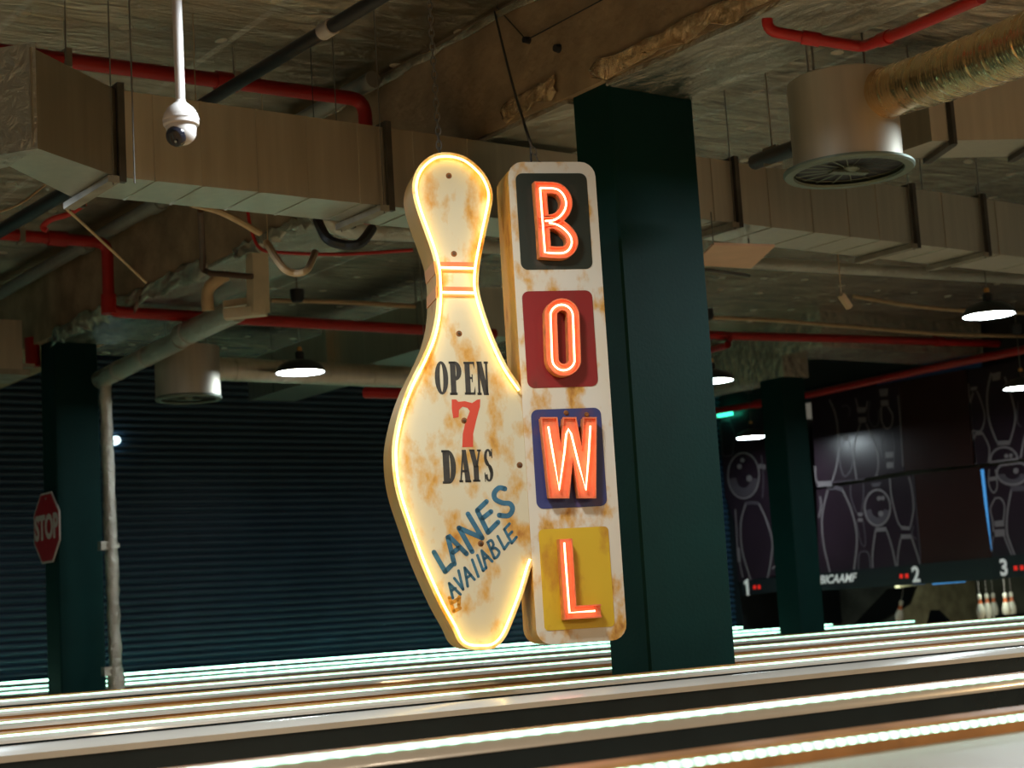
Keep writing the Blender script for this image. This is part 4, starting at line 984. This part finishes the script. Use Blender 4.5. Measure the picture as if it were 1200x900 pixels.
def pinline(neckx, top, w, h, lean=0.0, flip=False, ww=.022, mi=1):
    # outline of a standing pin: list of (x, y) in drawing units
    pr = [(.18, 0), (.30, .03), (.34, .10), (.26, .22), (.22, .30), (.30, .42), (.46, .56), (.50, .68), (.42, .84), (.30, 1.0)]
    L = [(neckx - a * w, top + (1 - b if flip else b) * h) for a, b in pr]; Rr = [(neckx + a * w, top + (1 - b if flip else b) * h) for a, b in pr]
    pts = L[::-1] + Rr
    pts = [(x + lean * (y - top), y) for x, y in pts]
    yy = lambda b: top + (1 - b if flip else b) * h
    st = [[(neckx - .21 * w + lean * (yy(b) - top), yy(b)), (neckx + .21 * w + lean * (yy(b) - top), yy(b)), (neckx + .23 * w + lean * (yy(b) - top), yy(b + .06)), (neckx - .23 * w + lean * (yy(b) - top), yy(b + .06))] for b in (.22, .32)]
    return (pts, ww, mi, True), [(s_, mi) for s_ in st]
# left unit beside the right column
ls = []; so = []
a_, b_ = pinline(150, 60, 60, 190, .02, ww=.018, mi=2); ls.append(a_); so += b_
ls += [([(222, 420), (206, 480), (205, 550), (215, 610), (240, 690)], .03, 1, False), ([(268, 420), (295, 480), (315, 550), (312, 610), (298, 690)], .03, 1, False), ([(222, 420), (245, 417), (268, 420)], .05, 2, False),
       ([(185, 440), (190, 520), (195, 600), (212, 680)], .02, 1, False), ([(276, 250), (284, 330), (280, 400)], .02, 2, False), ([(315, 650), (325, 640)], .03, 1, False)]
so += [([(268, 280), (292, 284), (290, 300), (268, 296)], 1), ([(190, 575), (200, 575), (204, 625), (194, 625)], 1)]
panel('p', [(128, 110), (345, 75), (345, 672), (196, 695), (180, 480), (150, 395)], XM, MT['maskpanel'], 'dark printed panel with bowling ball left of the far column', ls, balls=[(214, 322, 55, 80, [(200, 290, 8), (210, 268, 7), (234, 332, 10)])], solids=so)
# lower middle panel
ls = [([(512, 368), (494, 440), (490, 500), (497, 570), (518, 662)], .03, 1, False), ([(562, 372), (592, 440), (610, 510), (612, 570), (602, 652)], .03, 1, False), ([(508, 368), (535, 364), (562, 372)], .06, 2, False),
      ([(483, 395), (487, 430), (478, 470)], .03, 1, False),
      ([(590, 355), (592, 400), (612, 455)], .02, 2, False), ([(636, 350), (636, 400), (628, 455)], .02, 2, False),
      ([(612, 480), (618, 520), (628, 560), (640, 570), (642, 540), (634, 480)], .016, 2, False),
      ([(728, 330), (735, 400), (755, 480), (768, 502)], .024, 1, False), ([(768, 505), (800, 508)], .05, 1, False), ([(800, 505), (812, 440), (806, 370), (795, 325)], .024, 1, False),
      ([(668, 650), (668, 590), (678, 515)], .026, 1, False), ([(678, 512), (716, 510)], .06, 1, False), ([(716, 512), (735, 570), (750, 640)], .026, 1, False),
      ([(755, 645), (758, 590), (768, 540)], .026, 1, False), ([(768, 537), (804, 536)], .06, 1, False), ([(804, 537), (822, 590), (836, 635)], .026, 1, False),
      ([(618, 655), (620, 600), (638, 588), (655, 600), (660, 648)], .022, 2, False), ([(812, 500), (806, 530), (822, 545)], .02, 2, False), ([(826, 320), (832, 460), (836, 620)], .014, 2, False)]
so = [([(615, 452), (634, 452), (632, 465), (617, 465)], 1), ([(617, 472), (632, 472), (634, 484), (616, 484)], 1), ([(662, 350), (698, 345), (692, 360), (668, 362)], 2)]
panel('p', [(470, 372), (812, 318), (838, 634), (480, 668)], XM, MT['maskpanel'], 'lower printed panel with bowling ball above number two', ls, balls=[(685, 435, 45, 63, [(690, 402, 7), (704, 401, 7), (697, 456, 9)])], solids=so)
# upper middle panel (glossy)
ls = [([(516, 55), (538, 110), (548, 190), (545, 270), (525, 345)], .028, 1, False), ([(475, 352), (525, 350)], .08, 1, False), ([(475, 350), (460, 315), (462, 290)], .03, 1, False),
      ([(565, 200), (552, 240), (555, 290), (570, 325), (592, 300), (600, 260), (585, 205)], .02, 2, False),
      ([(625, 140), (606, 200), (602, 260), (612, 338)], .024, 1, False), ([(645, 140), (668, 190), (685, 240), (688, 290), (680, 325)], .024, 1, False), ([(608, 50), (618, 90)], .02, 1, False), ([(650, 60), (645, 90)], .02, 1, False),
      ([(660, 60), (652, 110), (668, 148), (688, 140), (690, 90)], .02, 2, False), ([(698, 80), (700, 130), (716, 157), (734, 145), (738, 110), (722, 80)], .022, 1, False),
      ([(708, 170), (698, 220), (710, 270)], .02, 2, False), ([(738, 170), (745, 220), (742, 300)], .02, 2, False), ([(757, 40), (766, 140), (775, 290)], .02, 1, False), ([(560, 80), (575, 75), (588, 90), (585, 115)], .02, 2, False), ([(520, 345), (640, 335)], .012, 2, False)]
so = [([(612, 82), (645, 82), (643, 100), (615, 102)], 1), ([(616, 118), (644, 116), (646, 135), (620, 138)], 1), ([(690, 18), (722, 16), (720, 42), (694, 44)], 1), ([(696, 58), (722, 56), (724, 76), (698, 78)], 1), ([(712, 240), (742, 238), (740, 258), (714, 260)], 1), ([(716, 276), (744, 274), (744, 294), (718, 296)], 1), ([(562, 180), (582, 178), (584, 200), (566, 202)], 1)]
panel('p', [(450, 48), (760, -8), (779, 306), (470, 362)], XM - .03, MT['maskpanel'], 'upper printed panel catching a bright shine', ls, solids=so)
panel('p', [(762, -8), (998, -52), (1022, 284), (780, 306)], XM - .03, MT['maskplain'], 'upper plain dark maroon panel')
panel('p', [(815, 318), (1052, 290), (1088, 610), (838, 634)], XM, MT['maskplain'], 'lower plain brown maroon panel beside number two')
# right panels
ls = [([(994, 0), (1002, 100), (1010, 200), (1022, 280)], .022, 1, False), ([(1022, 30), (1006, 90), (1012, 150), (1030, 166), (1052, 160), (1062, 110), (1045, 50), (1034, 25)], .02, 1, False),
      ([(1030, 175), (1018, 230), (1030, 282)], .024, 1, False), ([(1030, 175), (1056, 173)], .04, 1, False), ([(1056, 176), (1078, 225), (1074, 280)], .024, 1, False),
      ([(1085, -40), (1070, 40), (1078, 130), (1105, 205)], .028, 1, False), ([(1105, 208), (1150, 206)], .06, 1, False), ([(1150, 205), (1170, 120), (1155, 40), (1132, -25)], .028, 1, False), ([(1180, 60), (1176, 130), (1190, 150)], .02, 2, False), ([(1188, 265), (1200, 195), (1215, 150)], .03, 1, False)]
so = [([(1086, -36), (1118, -44), (1116, -16), (1090, -10)], 1), ([(1012, 12), (1035, 8), (1034, 20), (1014, 24)], 1)]
panel('p', [(1004, -51), (1260, -98), (1280, 252), (1029, 284)], XM - .02, MT['maskpanel'], 'upper printed panel with tall pins at the right edge', ls, balls=[(1130, 268, 48, 46, [(1138, 253, 7), (1154, 252, 7)])], solids=so)
ls = [([(1098, 402), (1082, 440), (1090, 480), (1092, 520)], .022, 1, False), ([(1098, 402), (1118, 402), (1132, 430), (1128, 480)], .022, 1, False), ([(1092, 535), (1084, 590)], .02, 1, False), ([(1128, 530), (1158, 605)], .02, 1, False),
      ([(1156, 370), (1142, 450), (1140, 520), (1155, 570), (1170, 606)], .028, 1, False), ([(1154, 368), (1210, 366)], .07, 2, False), ([(1078, 300), (1076, 350), (1092, 382), (1106, 360), (1100, 300)], .02, 1, False)]
so = [([(1096, 482), (1130, 478), (1130, 500), (1098, 502)], 1), ([(1096, 512), (1132, 510), (1134, 534), (1098, 538)], 1), ([(1076, 328), (1102, 325), (1102, 338), (1078, 342)], 1)]
panel('p', [(1056, 292), (1270, 268), (1290, 590), (1088, 610)], XM, MT['maskpanel'], 'lower printed panel with bowling ball above number three', ls, balls=[(1160, 312, 55, 42, [(1172, 305, 9)])], solids=so)
m = MB(); Q = [mk(p, XM - .01) for p in ((1053, 300), (1066, 420), (1086, 585))]; m.ribbon(Q, [.05, .04, .004], Vector((XM - .01, 0, 0)), MU, Z, XV, -.004, .0, 0)
tag(m.build('light_line', MT['bluelight'], origin=(XM - .01, -Q[2].x, Q[2].y)), 'thin blue light line beside the lower plain panel', 'light')
# number band units
def band(corners, label, items, X=XM - .024):
    P = [PX(*c, X) for c in corners]; ctr = sum(P, Vector()) / 4
    o = Vector((X, ctr.y, min(p.z for p in P))); t = thing('number_band', o, label, 'lane number band', 'black bands with lane numbers')
    m = MB(); m.prism([(-p.y, p.z) for p in P], Vector((X, 0, 0)), MU, Z, XV, 0, .02); m.build('band_board', MT['band'], t)
    for kind, x, y, sz in items:
        p = PX(x, y, X - .003); m = MB()
        if kind == 'led':
            for k in (-1, 1):
                m = MB(); m.box(p + Vector((-.004, k * .05 - .028, -.03)), p + Vector((0, k * .05 + .028, .03))); m.build('score_light', MT['redled'], t)
        elif kind == '1':
            m.prism([(-p.y + a * sz, p.z + b * sz) for a, b in ((-.1, .42), (.14, .5), (.14, -.5), (-.08, -.5), (-.08, .22), (-.22, .14), (-.24, .3))], Vector((p.x, 0, 0)), MU, Z, XV, -.003, 0); m.build('lane_number', MT['lettering'], t)
        else:
            it = kind == 'QUBICAAMF'
            text_mesh(m, kind, sz, p, MU, Z, -XV, .004, offset=.010 if not it else .003, shear=.35 if it else 0, sx=.92 if not it else 1.0); m.build('lane_number' if not it else 'word_mark', MT['lettering'], t)
    return t
band([(868, 681), (912, 676), (914, 693), (870, 698)], 'short black band with white number 1', [('1', 875.5, 688, .26), ('led', 887, 688, 0)])
band([(912, 676), (1161, 653.5), (1166, 679), (914, 695)], 'long black band with white number 2', [('2', 1073.5, 674, .30), ('led', 1059.5, 675, 0), ('QUBICAAMF', 973, 679.2, .175)])
band([(1162, 653), (1230, 646), (1234, 672), (1166, 679)], 'black band with white number 3 at the right edge', [('3', 1176.5, 666, .30), ('led', 1194, 665.5, 0)])
for (a, b, lab) in (((1070, 684), (1084, 683), 'short'), ((1093, 684), (1131, 681), 'longer')):
    m = MB(); p, q = PX(*a, 18.31), PX(*b, 18.31); m.bar(p + Z * .02, q + Z * .02, .02, .07); tag(m.build('light_line', MT['bluelight'], origin=p), lab + ' blue light under the number two band', 'light')
m = MB(); p, q = PX(1196, 726, 18.6), PX(1215, 724, 18.6); m.bar(p, q, .05, .03); tag(m.build('light_line', MT['bluelight'], origin=p), 'blue light line at the lane end by the right edge', 'light')
m = MB(); p, q = PX(1028, 448, 18.33), PX(1150, 424, 18.33); m.bar(p, q, .03, .18); tag(m.build('blue_board', MT['blueboard'], origin=p), 'bright blue board strip above the upper panels', 'board')
m = MB(); p, q = PX(944, 464, 18.34), PX(1030, 448, 18.34); m.bar(p, q, .03, .16); tag(m.build('blue_board', MT['navy'], origin=p), 'dull navy board strip above the shining panel', 'board')
# ball return partitions in the pit
m = MB(); p = PX(1080, 705, 19.4); m.box((18.9, p.y - .04, 0), (20.6, p.y + .04, .62)); tag(m.build('lane_partition', MT['pale'], origin=(18.9, p.y, 0)), 'pale post like partition under number two', 'partition')
m = MB(); q0 = [PX(x, y, 18.7) for x, y in ((1040, 690), (1072, 687), (1064, 708), (1030, 729), (1000, 732))]; m.prism([(-v.y, max(v.z, 0)) for v in q0], Vector((18.7, 0, 0)), MU, Z, XV, 0, .06); tag(m.build('side_guard', MT['guard'], origin=(18.7, q0[0].y, 0)), 'black slanted guard beside the fallen pin', 'guard')
m = MB(); q0 = [PX(x, y, 18.7) for x, y in ((1090, 715), (1098, 715), (1112, 729), (1086, 731))]; m.prism([(-v.y, max(v.z, 0)) for v in q0], Vector((18.7, 0, 0)), MU, Z, XV, 0, .06); tag(m.build('side_guard', MT['guard'], origin=(18.7, q0[0].y, 0)), 'small black guard right of the pale partition', 'guard')
m = MB(); q0 = [PX(x, y, 18.55) for x, y in ((1166, 721), (1204, 718), (1206, 729), (1166, 731))]; m.prism([(-v.y, max(v.z, 0.001)) for v in q0], Vector((18.55, 0, 0)), MU, Z, XV, 0, .12); tag(m.build('lane_end_block', MT['guard'], origin=(18.55, q0[0].y, 0)), 'low black block in front of the standing pins', 'block')

# ================================================================== BOWLING PINS
def pin_at(c, label, rot=None):
    t = thing('bowling_pin', c, label, 'bowling pin', 'bowling pins on lane three'); cc = Vector((0, 0, 0)); t['_o'] = [0, 0, 0]
    prof = [(0, 0), (.026, 0), (.030, .008), (.046, .06), (.0605, .115), (.056, .17), (.040, .225), (.026, .262), (.0235, .285), (.0255, .31), (.0315, .335), (.031, .355), (.022, .373), (0, .381)]
    m = MB(); m.lathe(prof, cc, 22, mis=[0] * 7 + [1, 0, 1] + [0] * 3 if False else [0] * 13); m.build('pin_body', MT['pin'], t)
    m = MB(); m.lathe([(.0335, .243), (.0275, .262), (.0250, .285), (.0262, .303)], cc, 22); m.build('red_stripe', MT['pinred'], t)
    m = MB(); m.tube([(0, 0, .378), (0, 0, .62)], .003, 5); m.build('string', MT['white'], t)
    if rot: t.rotation_euler = rot
    return t
spots = [((1150.5, 728.2), 'frontmost standing white pin, first from the left'), ((1159, 727.6), 'second standing pin from the left, half behind the first'), ((1166.5, 727), 'third standing pin from the left, above the black block'), ((1180.5, 726.2), 'fourth standing pin, behind the black block'), ((1187.5, 725.6), 'rightmost standing pin, partly behind its neighbour')]
pn = None
for (px, lab), xx in zip(spots, (18.95, 19.45, 19.9, 19.3, 19.75)):
    q = PX(*px, xx); q.z = 0.0
    if pn is None: pn = pin_at(q, lab)
    else: copy_thing(pn, q, lab)
q = PX(1052, 727.5, 18.56); q.z = .02
fp = copy_thing(pn, q, 'leaning white pin alone under number two', None); fp.rotation_euler = (radians(26), radians(-12), 0)
